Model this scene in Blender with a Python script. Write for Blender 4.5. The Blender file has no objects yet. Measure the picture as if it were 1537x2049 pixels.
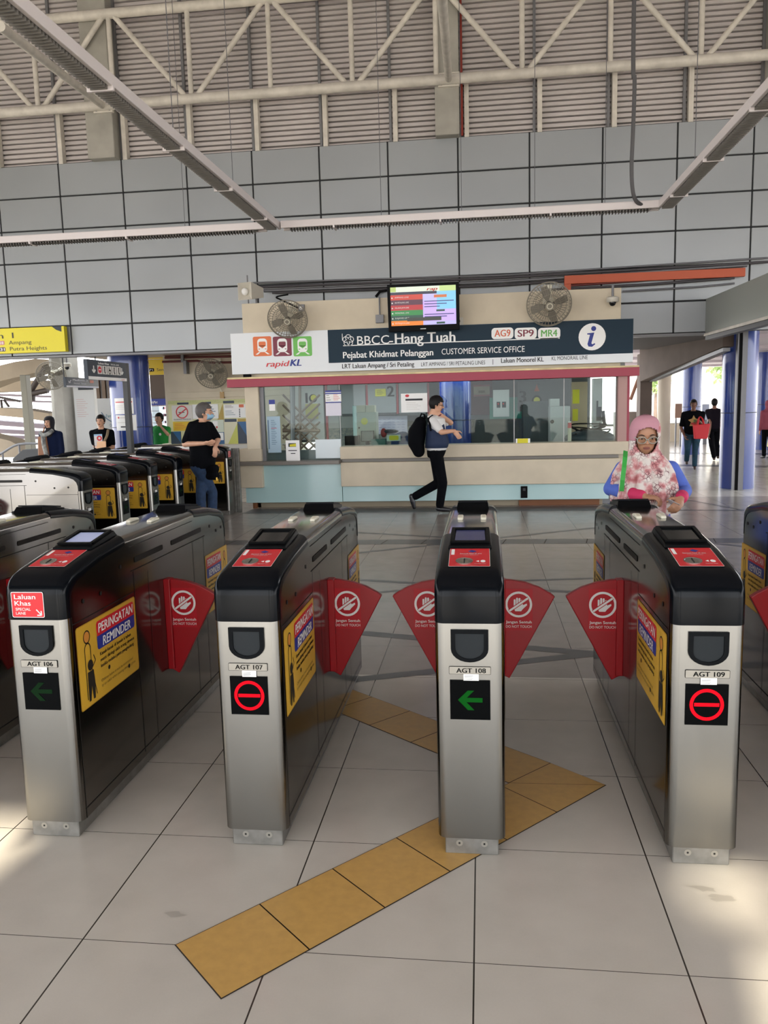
import bpy, bmesh, math, random
from mathutils import Vector, Matrix, noise as mnoise
random.seed(7)
S = bpy.context.scene
COL = S.collection
PI = math.pi
# ------------------------------------------------------------------ camera
F_PX, YAW, PITCH, ROLL, CAM_Z = 1586.65, -0.1248, -0.1363, -0.0261, 1.6
cy_, sy_, cp_, sp_ = math.cos(YAW), math.sin(YAW), math.cos(PITCH), math.sin(PITCH)
FWD = Vector((sy_ * cp_, cy_ * cp_, sp_))
R0 = Vector((cy_, -sy_, 0))
U0 = R0.cross(FWD)
RT = math.cos(ROLL) * R0 + math.sin(ROLL) * U0
UP = math.cos(ROLL) * U0 - math.sin(ROLL) * R0
cam = bpy.data.cameras.new('camera')
cam.sensor_fit = 'VERTICAL'
cam.sensor_height = 36.0
cam.sensor_width = 27.0
cam.lens = F_PX * 36.0 / 2049.0
cam.clip_start, cam.clip_end = 0.05, 400
camo = bpy.data.objects.new('camera', cam)
COL.objects.link(camo)
camo.matrix_world = Matrix(((RT.x, UP.x, -FWD.x, 0), (RT.y, UP.y, -FWD.y, 0), (RT.z, UP.z, -FWD.z, CAM_Z), (0, 0, 0, 1)))
S.camera = camo
def ray(px, py):
    return FWD + RT * ((px - 768.5) / F_PX) - UP * ((py - 1024.5) / F_PX)
def at(px, py, Y):                 # the point of the vertical plane y = Y seen at a photo pixel
    d = ray(px, py)
    return Vector((0, 0, CAM_Z)) + d * (Y / d.y)
def atx(px, py, X):
    d = ray(px, py)
    return Vector((0, 0, CAM_Z)) + d * (X / d.x)
def atz(px, py, z=0.0):
    d = ray(px, py)
    return Vector((0, 0, CAM_Z)) + d * ((z - CAM_Z) / d.z)
# ------------------------------------------------------------------ world, sun, exposure
W = bpy.data.worlds.new('sky')
S.world = W
W.use_nodes = True
nt = W.node_tree
bg = nt.nodes['Background']
tc = nt.nodes.new('ShaderNodeTexCoord')
sep = nt.nodes.new('ShaderNodeSeparateXYZ')
rmp = nt.nodes.new('ShaderNodeValToRGB')
nt.links.new(tc.outputs['Generated'], sep.inputs[0])
nt.links.new(sep.outputs['Z'], rmp.inputs[0])
nt.links.new(rmp.outputs['Color'], bg.inputs['Color'])
rmp.color_ramp.elements[0].position = 0.0
rmp.color_ramp.elements[0].color = (0.97, 0.97, 1.0, 1)
rmp.color_ramp.elements[1].position = 0.6
rmp.color_ramp.elements[1].color = (0.88, 0.95, 1.0, 1)
bg.inputs['Strength'].default_value = 4.4
sun = bpy.data.lights.new('sun', 'SUN')
sun.energy = 12.0
sun.angle = 0.02
sun.color = (1.0, 0.90, 0.72)
suno = bpy.data.objects.new('sun', sun)
COL.objects.link(suno)
SUN_DIR = Vector((0.10, 0.62, -0.55)).normalized()      # travels away from the camera, low
suno.rotation_euler = SUN_DIR.to_track_quat('-Z', 'Y').to_euler()
suno.location = (0, -20, 15)
vs = S.view_settings
vs.view_transform = 'Standard'
vs.look = 'None'
vs.exposure = 0.3
vs.gamma = 1.0
vs.use_curve_mapping = False
S.cycles.use_denoising = True
S.cycles.max_bounces = 8
S.cycles.diffuse_bounces = 4
S.cycles.glossy_bounces = 4
S.cycles.transmission_bounces = 6
S.cycles.transparent_max_bounces = 12
S.cycles.caustics_reflective = False
S.cycles.caustics_refractive = False
S.cycles.sample_clamp_indirect = 6.0
# ------------------------------------------------------------------ materials
def lin(h):
    h = h.lstrip('#')
    v = [int(h[i:i + 2], 16) / 255 for i in (0, 2, 4)]
    return tuple((c / 12.92 if c <= 0.04045 else ((c + 0.055) / 1.055) ** 2.4) for c in v)
MATS = {}
def mat(name, hexc, rough=0.5, metal=0.0, var=0.0, vscale=8.0, bump=0.0, bscale=60.0, spec=0.5, emit=0.0, coat=0.0, stretch=None, rvar=0.0, hex2=None, detail=4.0):
    if name in MATS:
        return MATS[name]
    m = bpy.data.materials.new(name)
    m.use_nodes = True
    n, l = m.node_tree.nodes, m.node_tree.links
    b = n['Principled BSDF']
    c = lin(hexc)
    b.inputs['Base Color'].default_value = (*c, 1)
    b.inputs['Roughness'].default_value = rough
    b.inputs['Metallic'].default_value = metal
    b.inputs['Specular IOR Level'].default_value = spec
    b.inputs['Coat Weight'].default_value = coat
    b.inputs['Coat Roughness'].default_value = 0.08
    if emit:
        b.inputs['Emission Color'].default_value = (*c, 1)
        b.inputs['Emission Strength'].default_value = emit
    if var or bump or rvar or hex2:
        t = n.new('ShaderNodeTexCoord')
        mp = n.new('ShaderNodeMapping')
        l.new(t.outputs['Object'], mp.inputs['Vector'])
        if stretch:
            mp.inputs['Scale'].default_value = stretch
        nz = n.new('ShaderNodeTexNoise')
        nz.inputs['Scale'].default_value = vscale
        nz.inputs['Detail'].default_value = detail
        l.new(mp.outputs[0], nz.inputs['Vector'])
        if var or hex2:
            r = n.new('ShaderNodeValToRGB')
            c2 = lin(hex2) if hex2 else tuple(max(0, x * (1 - var)) for x in c)
            c1 = c if hex2 else tuple(min(1, x * (1 + var)) for x in c)
            r.color_ramp.elements[0].color = (*c2, 1)
            r.color_ramp.elements[1].color = (*c1, 1)
            r.color_ramp.elements[0].position = 0.32
            r.color_ramp.elements[1].position = 0.68
            l.new(nz.outputs['Fac'], r.inputs[0])
            l.new(r.outputs[0], b.inputs['Base Color'])
        if rvar:
            mr = n.new('ShaderNodeMapRange')
            mr.inputs['To Min'].default_value = max(0.02, rough - rvar)
            mr.inputs['To Max'].default_value = rough + rvar
            l.new(nz.outputs['Fac'], mr.inputs['Value'])
            l.new(mr.outputs[0], b.inputs['Roughness'])
        if bump:
            nb = n.new('ShaderNodeTexNoise')
            nb.inputs['Scale'].default_value = bscale
            l.new(mp.outputs[0], nb.inputs['Vector'])
            bm_ = n.new('ShaderNodeBump')
            bm_.inputs['Strength'].default_value = bump
            bm_.inputs['Distance'].default_value = 0.01
            l.new(nb.outputs['Fac'], bm_.inputs['Height'])
            l.new(bm_.outputs[0], b.inputs['Normal'])
    MATS[name] = m
    return m
def glass_mat(name, tint='ffffff', refl=0.12, rough=0.02, haze=0.0):
    if name in MATS:
        return MATS[name]
    m = bpy.data.materials.new(name)
    m.use_nodes = True
    n, l = m.node_tree.nodes, m.node_tree.links
    n.remove(n['Principled BSDF'])
    out = n['Material Output']
    tr = n.new('ShaderNodeBsdfTransparent')
    tr.inputs[0].default_value = (*lin(tint), 1)
    gl = n.new('ShaderNodeBsdfGlossy')
    gl.inputs['Roughness'].default_value = rough
    mx = n.new('ShaderNodeMixShader')
    fr = n.new('ShaderNodeLayerWeight')
    fr.inputs['Blend'].default_value = 0.25
    mr = n.new('ShaderNodeMapRange')
    mr.inputs['To Min'].default_value = refl * 0.25
    mr.inputs['To Max'].default_value = min(1, refl * 4)
    l.new(fr.outputs['Fresnel'], mr.inputs['Value'])
    l.new(mr.outputs[0], mx.inputs[0])
    l.new(tr.outputs[0], mx.inputs[1])
    l.new(gl.outputs[0], mx.inputs[2])
    l.new(mx.outputs[0], out.inputs[0])
    MATS[name] = m
    return m
# ------------------------------------------------------------------ mesh builder
TXT = {}
CAPH = [None]
def text_mesh(s, bold=0.0, shear=0.0):
    k = (s, bold, shear)
    if k in TXT:
        return TXT[k]
    cu = bpy.data.curves.new('t', 'FONT')
    cu.body = s
    cu.size = 1.0
    cu.offset = bold
    cu.shear = shear
    cu.resolution_u = 3
    o = bpy.data.objects.new('t', cu)
    COL.objects.link(o)
    dg = bpy.context.evaluated_depsgraph_get()
    dg.update()
    me = o.evaluated_get(dg).to_mesh()
    V = [(v.co.x, v.co.y) for v in me.vertices]
    Fc = [tuple(p.vertices) for p in me.polygons]
    o.evaluated_get(dg).to_mesh_clear()
    bpy.data.objects.remove(o)
    bpy.data.curves.remove(cu)
    TXT[k] = (V, Fc)
    return TXT[k]
class MB:
    def __init__(self, M=None):
        self.v, self.f, self.m, self.mats = [], [], [], []
        self.M = M or Matrix()
    def mi(self, m):
        if m not in self.mats:
            self.mats.append(m)
        return self.mats.index(m)
    def add(self, V, Fs, m, M=None):
        T = self.M @ M if M is not None else self.M
        o = len(self.v)
        self.v += [T @ Vector(p) for p in V]
        k = self.mi(m)
        for f in Fs:
            self.f.append(tuple(i + o for i in f))
            self.m.append(k)
        return self
    def box(self, x0, x1, y0, y1, z0, z1, m, M=None):
        V = [(x, y, z) for x in (x0, x1) for y in (y0, y1) for z in (z0, z1)]
        return self.add(V, [(0, 1, 3, 2), (4, 6, 7, 5), (0, 4, 5, 1), (2, 3, 7, 6), (0, 2, 6, 4), (1, 5, 7, 3)], m, M)
    def prism(self, poly, a, b, m, axis='x', M=None):
        # poly in the two other axes; a..b along the axis
        n = len(poly)
        def mk(p, t):
            return {'x': (t, p[0], p[1]), 'y': (p[0], t, p[1]), 'z': (p[0], p[1], t)}[axis]
        V = [mk(p, a) for p in poly] + [mk(p, b) for p in poly]
        Fs = [tuple(range(n))[::-1], tuple(range(n, 2 * n))] + [(i, (i + 1) % n, n + (i + 1) % n, n + i) for i in range(n)]
        return self.add(V, Fs, m, M)
    def cyl(self, p0, p1, r, m, n=12, r2=None, caps=True, M=None):
        p0, p1 = Vector(p0), Vector(p1)
        r2 = r if r2 is None else r2
        d = (p1 - p0)
        q = d.to_track_quat('Z', 'Y')
        V = []
        for c, rr in ((p0, r), (p1, r2)):
            for i in range(n):
                a = 2 * PI * i / n
                V.append(c + q @ Vector((math.cos(a) * rr, math.sin(a) * rr, 0)))
        Fs = [(i, (i + 1) % n, n + (i + 1) % n, n + i) for i in range(n)]
        if caps:
            Fs += [tuple(range(n))[::-1], tuple(range(n, 2 * n))]
        return self.add(V, Fs, m, M)
    def bar(self, p0, p1, w, h, m, up=(0, 0, 1)):
        p0, p1 = Vector(p0), Vector(p1)
        d = (p1 - p0).normalized()
        s = d.cross(Vector(up)).normalized()
        u = s.cross(d)
        V = [c + s * (w / 2 * a) + u * (h / 2 * b) for c in (p0, p1) for a, b in ((-1, -1), (1, -1), (1, 1), (-1, 1))]
        return self.add(V, [(3, 2, 1, 0), (4, 5, 6, 7), (0, 1, 5, 4), (1, 2, 6, 5), (2, 3, 7, 6), (3, 0, 4, 7)], m)
    def tube(self, pts, r, m, n=8, closed=False):
        pts = [Vector(p) for p in pts]
        k = len(pts)
        V = []
        rr = r if isinstance(r, (list, tuple)) else [r] * k
        prev = None
        for i, p in enumerate(pts):
            a = pts[(i - 1) % k] if (closed or i) else p
            b = pts[(i + 1) % k] if (closed or i < k - 1) else p
            d = (b - a).normalized()
            if prev is None:
                u = d.orthogonal().normalized()
            else:
                u = (prev - d * prev.dot(d)).normalized()
            prev = u
            w = d.cross(u)
            for j in range(n):
                t = 2 * PI * j / n
                V.append(p + (u * math.cos(t) + w * math.sin(t)) * rr[i])
        Fs = []
        for i in range(k if closed else k - 1):
            for j in range(n):
                i2 = (i + 1) % k
                Fs.append((i * n + j, i * n + (j + 1) % n, i2 * n + (j + 1) % n, i2 * n + j))
        if not closed:
            Fs += [tuple(range(n))[::-1], tuple(range((k - 1) * n, k * n))]
        return self.add(V, Fs, m)
    def ell(self, c, r, m, M=None, nu=16, nv=10):
        r = (r, r, r) if isinstance(r, (int, float)) else r
        V = [(c[0], c[1], c[2] - r[2])]
        for i in range(1, nv):
            a = PI * i / nv
            for j in range(nu):
                b = 2 * PI * j / nu
                V.append((c[0] + r[0] * math.sin(a) * math.cos(b), c[1] + r[1] * math.sin(a) * math.sin(b), c[2] - r[2] * math.cos(a)))
        V.append((c[0], c[1], c[2] + r[2]))
        L = len(V) - 1
        Fs = []
        for j in range(nu):
            j2 = (j + 1) % nu
            Fs.append((0, 1 + j2, 1 + j))
            Fs.append((L, L - nu + j, L - nu + j2))
            for i in range(nv - 2):
                Fs.append((1 + i * nu + j, 1 + i * nu + j2, 1 + (i + 1) * nu + j2, 1 + (i + 1) * nu + j))
        return self.add(V, Fs, m, M)
    def loft(self, rings, m, n=20, M=None):       # rings: (cx, cy, cz, rx, ry)
        V = []
        for (x, y, z, rx, ry) in rings:
            for j in range(n):
                a = 2 * PI * j / n
                V.append((x + rx * math.cos(a), y + ry * math.sin(a), z))
        k = len(rings)
        Fs = [(i * n + j, i * n + (j + 1) % n, (i + 1) * n + (j + 1) % n, (i + 1) * n + j) for i in range(k - 1) for j in range(n)]
        Fs += [tuple(range(n))[::-1], tuple(range((k - 1) * n, k * n))]
        return self.add(V, Fs, m, M)
    def lathe(self, prof, m, n=24, M=None):       # prof: (r, z)
        return self.loft([(0, 0, z, r, r) for r, z in prof], m, n, M)
    # ---- flat work on a plane: D maps (u, v, height) to space
    def flat(self, D, poly, m, lay=1, e=0.0006):
        z = e * lay
        return self.add([(p[0], p[1], z) for p in poly], [tuple(range(len(poly)))], m, D)
    def rect(self, D, u0, v0, u1, v1, m, lay=1, e=0.0006):
        return self.flat(D, [(u0, v0), (u1, v0), (u1, v1), (u0, v1)], m, lay, e)
    def rrect(self, D, u0, v0, u1, v1, r, m, lay=1, e=0.0006, n=5):
        P = []
        for cx, cy, a0 in ((u1 - r, v0 + r, -PI / 2), (u1 - r, v1 - r, 0), (u0 + r, v1 - r, PI / 2), (u0 + r, v0 + r, PI)):
            for i in range(n + 1):
                a = a0 + PI / 2 * i / n
                P.append((cx + r * math.cos(a), cy + r * math.sin(a)))
        return self.flat(D, P, m, lay, e)
    def disc(self, D, u, v, r, m, lay=1, e=0.0006, n=28, ry=None):
        ry = r if ry is None else ry
        return self.flat(D, [(u + r * math.cos(2 * PI * i / n), v + ry * math.sin(2 * PI * i / n)) for i in range(n)], m, lay, e)
    def ring(self, D, u, v, r0, r1, m, lay=1, e=0.0006, n=32, a0=0, a1=2 * PI):
        V = []
        full = abs(a1 - a0 - 2 * PI) < 1e-6
        k = n if full else n + 1
        for i in range(k):
            a = a0 + (a1 - a0) * i / n
            for r in (r0, r1):
                V.append((u + r * math.cos(a), v + r * math.sin(a), e * lay))
        Fs = [(2 * i, 2 * i + 1, 2 * ((i + 1) % k) + 1, 2 * ((i + 1) % k)) for i in range(n)]
        return self.add(V, Fs, m, D)
    def stroke(self, D, pts, w, m, lay=1, e=0.0006):
        for (a, b) in zip(pts, pts[1:]):
            a, b = Vector(a), Vector(b)
            d = (b - a).normalized()
            s = Vector((-d.y, d.x)) * w / 2
            self.flat(D, [tuple(a - s), tuple(b - s), tuple(b + s), tuple(a + s)], m, lay, e)
        return self
    def text(self, D, s, u, v, h, m, w=None, al='L', lay=2, e=0.0006, bold=0.0, shear=0.0):
        if CAPH[0] is None:
            V0, _ = text_mesh('H')
            CAPH[0] = max(p[1] for p in V0)
        V, Fs = text_mesh(s, 0.0, shear)
        x0, x1 = min(p[0] for p in V), max(p[0] for p in V)
        k = h / CAPH[0]
        kx = k if w is None else w / (x1 - x0)
        off = {'L': 0, 'C': -0.5, 'R': -1}[al] * (x1 - x0) * kx
        for i_, dx in enumerate((0,) if not bold else (-bold, -bold / 2, 0, bold / 2, bold)):
            self.add([(u + off + (p[0] - x0 + dx) * kx, v + p[1] * k, e * (lay + .18 * i_)) for p in V], Fs, m, D)
        return self
    def build(self, name, parent=None, smooth=None, bevel=0.0, seg=2, solid=0.0, sub=0):
        me = bpy.data.meshes.new(name)
        me.from_pydata([tuple(p) for p in self.v], [], self.f)
        for m in self.mats:
            me.materials.append(m)
        me.polygons.foreach_set('material_index', self.m)
        me.update()
        bm = bmesh.new()
        bm.from_mesh(me)
        bmesh.ops.recalc_face_normals(bm, faces=bm.faces)
        bm.to_mesh(me)
        bm.free()
        if smooth is not None:
            me.polygons.foreach_set('use_smooth', [True] * len(me.polygons))
            me.set_sharp_from_angle(angle=math.radians(smooth))
        o = bpy.data.objects.new(name, me)
        COL.objects.link(o)
        if parent is not None:
            o.parent = parent
        if solid:
            sm = o.modifiers.new('solid', 'SOLIDIFY')
            sm.thickness = solid
            sm.offset = 0
        if bevel:
            bv = o.modifiers.new('bevel', 'BEVEL')
            bv.width = bevel
            bv.segments = seg
            bv.limit_method = 'ANGLE'
            bv.angle_limit = math.radians(40)
            bv.harden_normals = False
        if sub:
            sb = o.modifiers.new('sub', 'SUBSURF')
            sb.levels = sb.render_levels = sub
        return o
def thing(name, label, cat, loc=(0, 0, 0), rotz=0.0, group=None):
    o = bpy.data.objects.new(name, None)
    o.empty_display_size = 0.1
    COL.objects.link(o)
    o.location = loc
    o.rotation_euler = (0, 0, rotz)
    return tag(o, label, cat, group)
def tag(o, label, cat, group=None, kind=None):
    o['label'] = label
    o['category'] = cat
    if group:
        o['group'] = group
    if kind:
        o['kind'] = kind
    return o
def struct(o, label=None):
    o['kind'] = 'structure'
    if label:
        o['label'] = label
    return o
def relabel(o, label):
    o['label'] = label
def copy_tree(o, parent=None):
    c = o.copy()
    COL.objects.link(c)
    if parent is not None:
        c.parent = parent
    for ch in list(o.children):
        copy_tree(ch, c)
    return c
def plane_m(p0, udir, vdir):
    u, v = Vector(udir).normalized(), Vector(vdir).normalized()
    n = u.cross(v)
    p = Vector(p0)
    return Matrix(((u.x, v.x, n.x, p.x), (u.y, v.y, n.y, p.y), (u.z, v.z, n.z, p.z), (0, 0, 0, 1)))
# ------------------------------------------------------------------ shared materials
WHITE = mat('white print', 'f2f2f0', 0.5)
BLACK = mat('black print', '0a0a0c', 0.5, spec=.08)
NAVY = mat('navy print', '1c2a38', 0.45)
REDP = mat('red print', 'cc2430', 0.45)
BEIGE = mat('beige painted plaster', 'cfc3ac', 0.6, var=0.06, vscale=3, bump=0.05)
CONC = mat('weathered concrete', '9f9c94', 0.8, var=0.14, vscale=2.5, bump=0.15, bscale=20)
STEELP = mat('cream painted steel', 'ccc6bc', 0.5, var=0.12, vscale=6)
DGREY = mat('dark grey metal', '3c3d3f', 0.5)
MGREY = mat('mid grey metal', '77777a', 0.45, metal=0.3)
ORANGE = mat('orange red paint', 'b5512f', 0.5)
def floor_mat(name='polished floor tiles', ca='bab4aa', cb='c8c2b8'):
    m = bpy.data.materials.new(name)
    m.use_nodes = True
    n, l = m.node_tree.nodes, m.node_tree.links
    b = n['Principled BSDF']
    t = n.new('ShaderNodeTexCoord')
    mp = n.new('ShaderNodeMapping')
    l.new(t.outputs['Object'], mp.inputs[0])
    s = 0.5945
    mp.inputs['Location'].default_value = (1.225 / s, -2.0931 / s, 0)
    mp.inputs['Scale'].default_value = (1 / s, 1 / s, 1)
    sx = n.new('ShaderNodeSeparateXYZ')
    l.new(mp.outputs[0], sx.inputs[0])
    def edge(sock, wid):
        fr = n.new('ShaderNodeMath'); fr.operation = 'FRACT'
        l.new(sock, fr.inputs[0])
        pp = n.new('ShaderNodeMath'); pp.operation = 'PINGPONG'
        pp.inputs[1].default_value = 0.5
        l.new(fr.outputs[0], pp.inputs[0])
        lt = n.new('ShaderNodeMath'); lt.operation = 'LESS_THAN'
        lt.inputs[1].default_value = wid
        l.new(pp.outputs[0], lt.inputs[0])
        return lt.outputs[0]
    ex, ey = edge(sx.outputs['X'], 0.0042), edge(sx.outputs['Y'], 0.0022)
    mx = n.new('ShaderNodeMath'); mx.operation = 'MAXIMUM'
    l.new(ex, mx.inputs[0]); l.new(ey, mx.inputs[1])
    fl = n.new('ShaderNodeVectorMath'); fl.operation = 'FLOOR'
    l.new(mp.outputs[0], fl.inputs[0])
    wn = n.new('ShaderNodeTexWhiteNoise')
    l.new(fl.outputs[0], wn.inputs[0])
    nz = n.new('ShaderNodeTexNoise'); nz.inputs['Scale'].default_value = 5; nz.inputs['Detail'].default_value = 6
    l.new(t.outputs['Object'], nz.inputs[0])
    nf = n.new('ShaderNodeTexNoise'); nf.inputs['Scale'].default_value = 160; nf.inputs['Detail'].default_value = 2
    l.new(t.outputs['Object'], nf.inputs[0])
    a = n.new('ShaderNodeMath'); a.operation = 'MULTIPLY_ADD'
    l.new(wn.outputs[0], a.inputs[0]); a.inputs[1].default_value = 0.10
    l.new(nz.outputs['Fac'], a.inputs[2])
    a2 = n.new('ShaderNodeMath'); a2.operation = 'MULTIPLY_ADD'
    l.new(nf.outputs['Fac'], a2.inputs[0]); a2.inputs[1].default_value = 0.18
    l.new(a.outputs[0], a2.inputs[2])
    r = n.new('ShaderNodeValToRGB')
    l.new(a2.outputs[0], r.inputs[0])
    r.color_ramp.elements[0].position = 0.3
    r.color_ramp.elements[0].color = (*lin(ca), 1)
    r.color_ramp.elements[1].position = 0.95
    r.color_ramp.elements[1].color = (*lin(cb), 1)
    mixc = n.new('ShaderNodeMix'); mixc.data_type = 'RGBA'
    l.new(mx.outputs[0], mixc.inputs['Factor'])
    l.new(r.outputs[0], mixc.inputs['A'])
    mixc.inputs['B'].default_value = (*lin('3a352f'), 1)
    l.new(mixc.outputs['Result'], b.inputs['Base Color'])
    mr = n.new('ShaderNodeMapRange')
    mr.inputs['To Min'].default_value = 0.16; mr.inputs['To Max'].default_value = 0.30
    l.new(nz.outputs['Fac'], mr.inputs['Value'])
    l.new(mr.outputs[0], b.inputs['Roughness'])
    b.inputs['Specular IOR Level'].default_value = 0.5
    bp = n.new('ShaderNodeBump'); bp.inputs['Strength'].default_value = 0.4; bp.inputs['Distance'].default_value = 0.004; bp.invert = True
    l.new(mx.outputs[0], bp.inputs['Height'])
    l.new(bp.outputs[0], b.inputs['Normal'])
    return m
FLOOR = floor_mat()
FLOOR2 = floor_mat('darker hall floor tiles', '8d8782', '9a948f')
SLATE = mat('slate grey floor tile', '4f5054', 0.3, var=0.1, vscale=6)
OCHRE = mat('ochre yellow floor tile', 'c39b58', 0.35, var=0.06, vscale=30, rvar=0.08)
GROUT = mat('dark floor joint', '2e2620', 0.8)
# floor
fb = MB()
fb.add([(-16, -7.2, 0), (26, -7.2, 0), (26, 4.5, 0), (-16, 4.5, 0)], [(0, 1, 2, 3)], FLOOR)
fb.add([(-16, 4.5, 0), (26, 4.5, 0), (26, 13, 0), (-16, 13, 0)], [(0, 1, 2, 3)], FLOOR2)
fb.add([(-16, 13, 0), (26, 13, 0), (26, 42, 0), (-16, 42, 0)], [(0, 1, 2, 3)], FLOOR)
fb.box(-16, 26, -7.2, 42, -0.3, -0.02, CONC)
NB = [0]
def band(p, q, w, m=SLATE, lay=1):
    p, q = Vector(p), Vector(q)
    d = (q - p).normalized()
    s = Vector((-d.y, d.x)) * w / 2
    NB[0] += 1
    z = 0.0008 * lay + NB[0] * 0.00001
    fb.add([(*(p - s), z), (*(q - s), z), (*(q + s), z), (*(p + s), z)], [(0, 1, 2, 3)], m)
band((-3.2, 9.02), (9.5, 9.02), 0.29, SLATE, 2)
for x in [i * 0.46 - 3 for i in range(26)]:
    band((x, 8.875), (x + 0.05, 9.165), 0.012, GROUT, 3)
band((-3.6, 11.78), (2.2, 11.78), 0.5, SLATE, 2)
band((-2.8, 10.15), (-0.58, 9.37), 0.07); band((-0.58, 9.37), (0.3, 9.08), 0.07)
band((-2.6, 7.6), (-0.55, 8.83), 0.07); band((-0.55, 8.83), (2.2, 10.45), 0.07)
band((-2.0, 7.24), (0.9, 6.56), 0.075); band((-1.6, 6.28), (0.22, 7.0), 0.06); band((0.22, 7.0), (2.4, 7.34), 0.06)
band((-1.6, 5.55), (1.6, 4.72), 0.10); band((-0.78, 4.40), (1.4, 5.22), 0.09)
band((2.2, 9.05), (5.2, 6.9), 0.07)
band((1.7, 9.0), (1.05, 4.9), 0.06)
band((3.05, 12.9), (3.6, 11.4), 0.05); band((3.6, 11.4), (2.6, 11.5), 0.09)
for (a, b_, w) in (((3.0, 19.6), (12, 16.0), 0.5), ((3.5, 24), (14, 19.2), 0.5), ((8, 30), (16, 22), 0.6)):
    band(a, b_, w)
SMUD = mat('grey floor smudge', 'aaa49a', .5)
rs_ = random.Random(11)
for (px, py) in ((1410, 1780), (1432, 1792), (1446, 1800), (1398, 1776), (1455, 1796), (690, 1735), (350, 1830), (640, 1845), (1190, 1310)):
    c = atz(px, py, 0)
    fb.add([(c.x + .03 * math.cos(a) * (.5 + rs_.random()), c.y + .012 * math.sin(a) * (.5 + rs_.random()), .0005 + px * 2e-7) for a in [2 * PI * i / 9 for i in range(9)]], [tuple(range(9))], SMUD)
floor = struct(fb.build('floor'))
# ochre arrow path set in the floor
pb = MB()
def tile(poly, z=0.0022):
    c = sum((Vector(p) for p in poly), Vector((0, 0))) / len(poly)
    P = [(*(c + (Vector(p) - c) * 0.985), z) for p in poly]
    B_ = [(*(c + (Vector(p) - c) * 1.01), 0.0012) for p in poly]
    pb.add(B_, [tuple(range(len(poly)))], GROUT)
    pb.add(P, [tuple(range(len(poly)))], OCHRE)
o0, o1 = Vector((-0.72, 1.89)), Vector((-0.93, 2.09))
tip, inn = Vector((0.5, 3.2)), Vector((0.1, 3.19))
d1 = (tip - o0).normalized(); d1i = (inn - o1).normalized()
for k in range(5):
    L0, L1 = k * 0.293, (k + 1) * 0.293
    tile([tuple(o0 + d1 * L0), tuple(o0 + d1 * L1), tuple(o1 + d1i * L1), tuple(o1 + d1i * L0)])
e1, e2 = o0 + d1 * 5 * 0.293, o1 + d1i * 5 * 0.293
tile([tuple(e1), tuple(tip), tuple(inn), tuple(e2)])
e3 = Vector((0.29, 3.39))
tile([tuple(tip), tuple(e3), tuple(inn)])
d2, d2i = Vector((-0.77, 0.64)).normalized(), Vector((-0.775, 0.65)).normalized()
for k in range(5):
    L0, L1 = k * 0.293, (k + 1) * 0.293
    tile([tuple(e3 + d2 * L0), tuple(e3 + d2 * L1), tuple(inn + d2i * L1), tuple(inn + d2i * L0)])
po = pb.build('arrow_path')
po.parent = floor
po['label'] = 'ochre yellow tiles laid as a chevron arrow'
# ------------------------------------------------------------------ back wall of metal panels
YW = 13.0
PANEL = mat('silver wall panel', '9a9ea1', 0.42, metal=0.35, var=0.05, vscale=0.7, detail=1.0)
JOINT = mat('black joint', '121418', 0.7)
X0, PW = -6.3737 * 13 / 12, 1.0115 * 13 / 12
ZT, PH = 5.66, 0.5245
ZB = ZT - 5.9 * PH
wb = MB()
wb.box(-14.5, 7.6, YW + 0.02, YW + 0.2, ZB, ZT, JOINT)
g = 0.011
i0 = int((-14.5 - X0) / PW) - 1
for i in range(i0, 13):
    xa, xb = X0 + i * PW + g, X0 + (i + 1) * PW - g
    if xb > 7.6:
        xb = 7.6
    if xa >= xb:
        continue
    for j in range(6):
        za, zb = ZT - (j + 1) * PH + g, ZT - j * PH - g
        wb.box(xa, xb, YW, YW + 0.05, max(za, ZB + 0.0), zb, PANEL)
wall = struct(wb.build('wall_back', bevel=0.006, seg=1))
tb = MB()
tb.box(-14.5, 3.7, YW - 0.02, YW + 0.2, ZB - 0.045, ZB - .012, MGREY)
struct(tb.build('trim_1'))
# louvred upper wall
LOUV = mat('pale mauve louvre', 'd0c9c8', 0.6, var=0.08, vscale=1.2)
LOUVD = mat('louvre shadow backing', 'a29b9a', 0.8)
lb = MB()
ZL = 9.3
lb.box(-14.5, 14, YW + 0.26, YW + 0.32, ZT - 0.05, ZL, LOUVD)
z = ZT
while z < ZL:
    lb.prism([(YW + 0.26, z), (YW + 0.10, z - 0.005), (YW + 0.13, z + 0.055), (YW + 0.26, z + 0.07)], -14.5, 14, LOUV, 'x')
    z += 0.0785
struct(lb.build('wall_louvre'))
def colpx(px0, px1, py, Y):
    return at(px0, py, Y).x, at(px1, py, Y).x
# concrete columns in front of the louvres
for k, (a, b_, c) in enumerate(((182, 236, 300), (872, 920, 270), (1532, 1584, 240))):
    xa, xb = colpx(a, b_, c, 12.95)
    cb = MB()
    cb.box(xa, xb, 12.82, 13.08, ZT - 0.02, ZL, CONC)
    o = cb.build('column', bevel=0.015)
    struct(o, ['concrete column crossed by the light tray', 'concrete column with red pipe beside it', 'concrete column at the right edge'][k])
# roof over the hall
ROOF = mat('pale metal roof underside', 'b3aeb4', 0.6, var=0.05, vscale=2)
rb = MB()
rb.box(-14.5, 14, -7.2, 13.4, ZL, ZL + 0.15, ROOF)
for i in range(0, 60):
    rb.box(-14.5 + i * 0.48, -14.5 + i * 0.48 + 0.05, -7.0, 13.4, ZL - 0.04, ZL, ROOF)
struct(rb.build('ceiling'))
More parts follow.
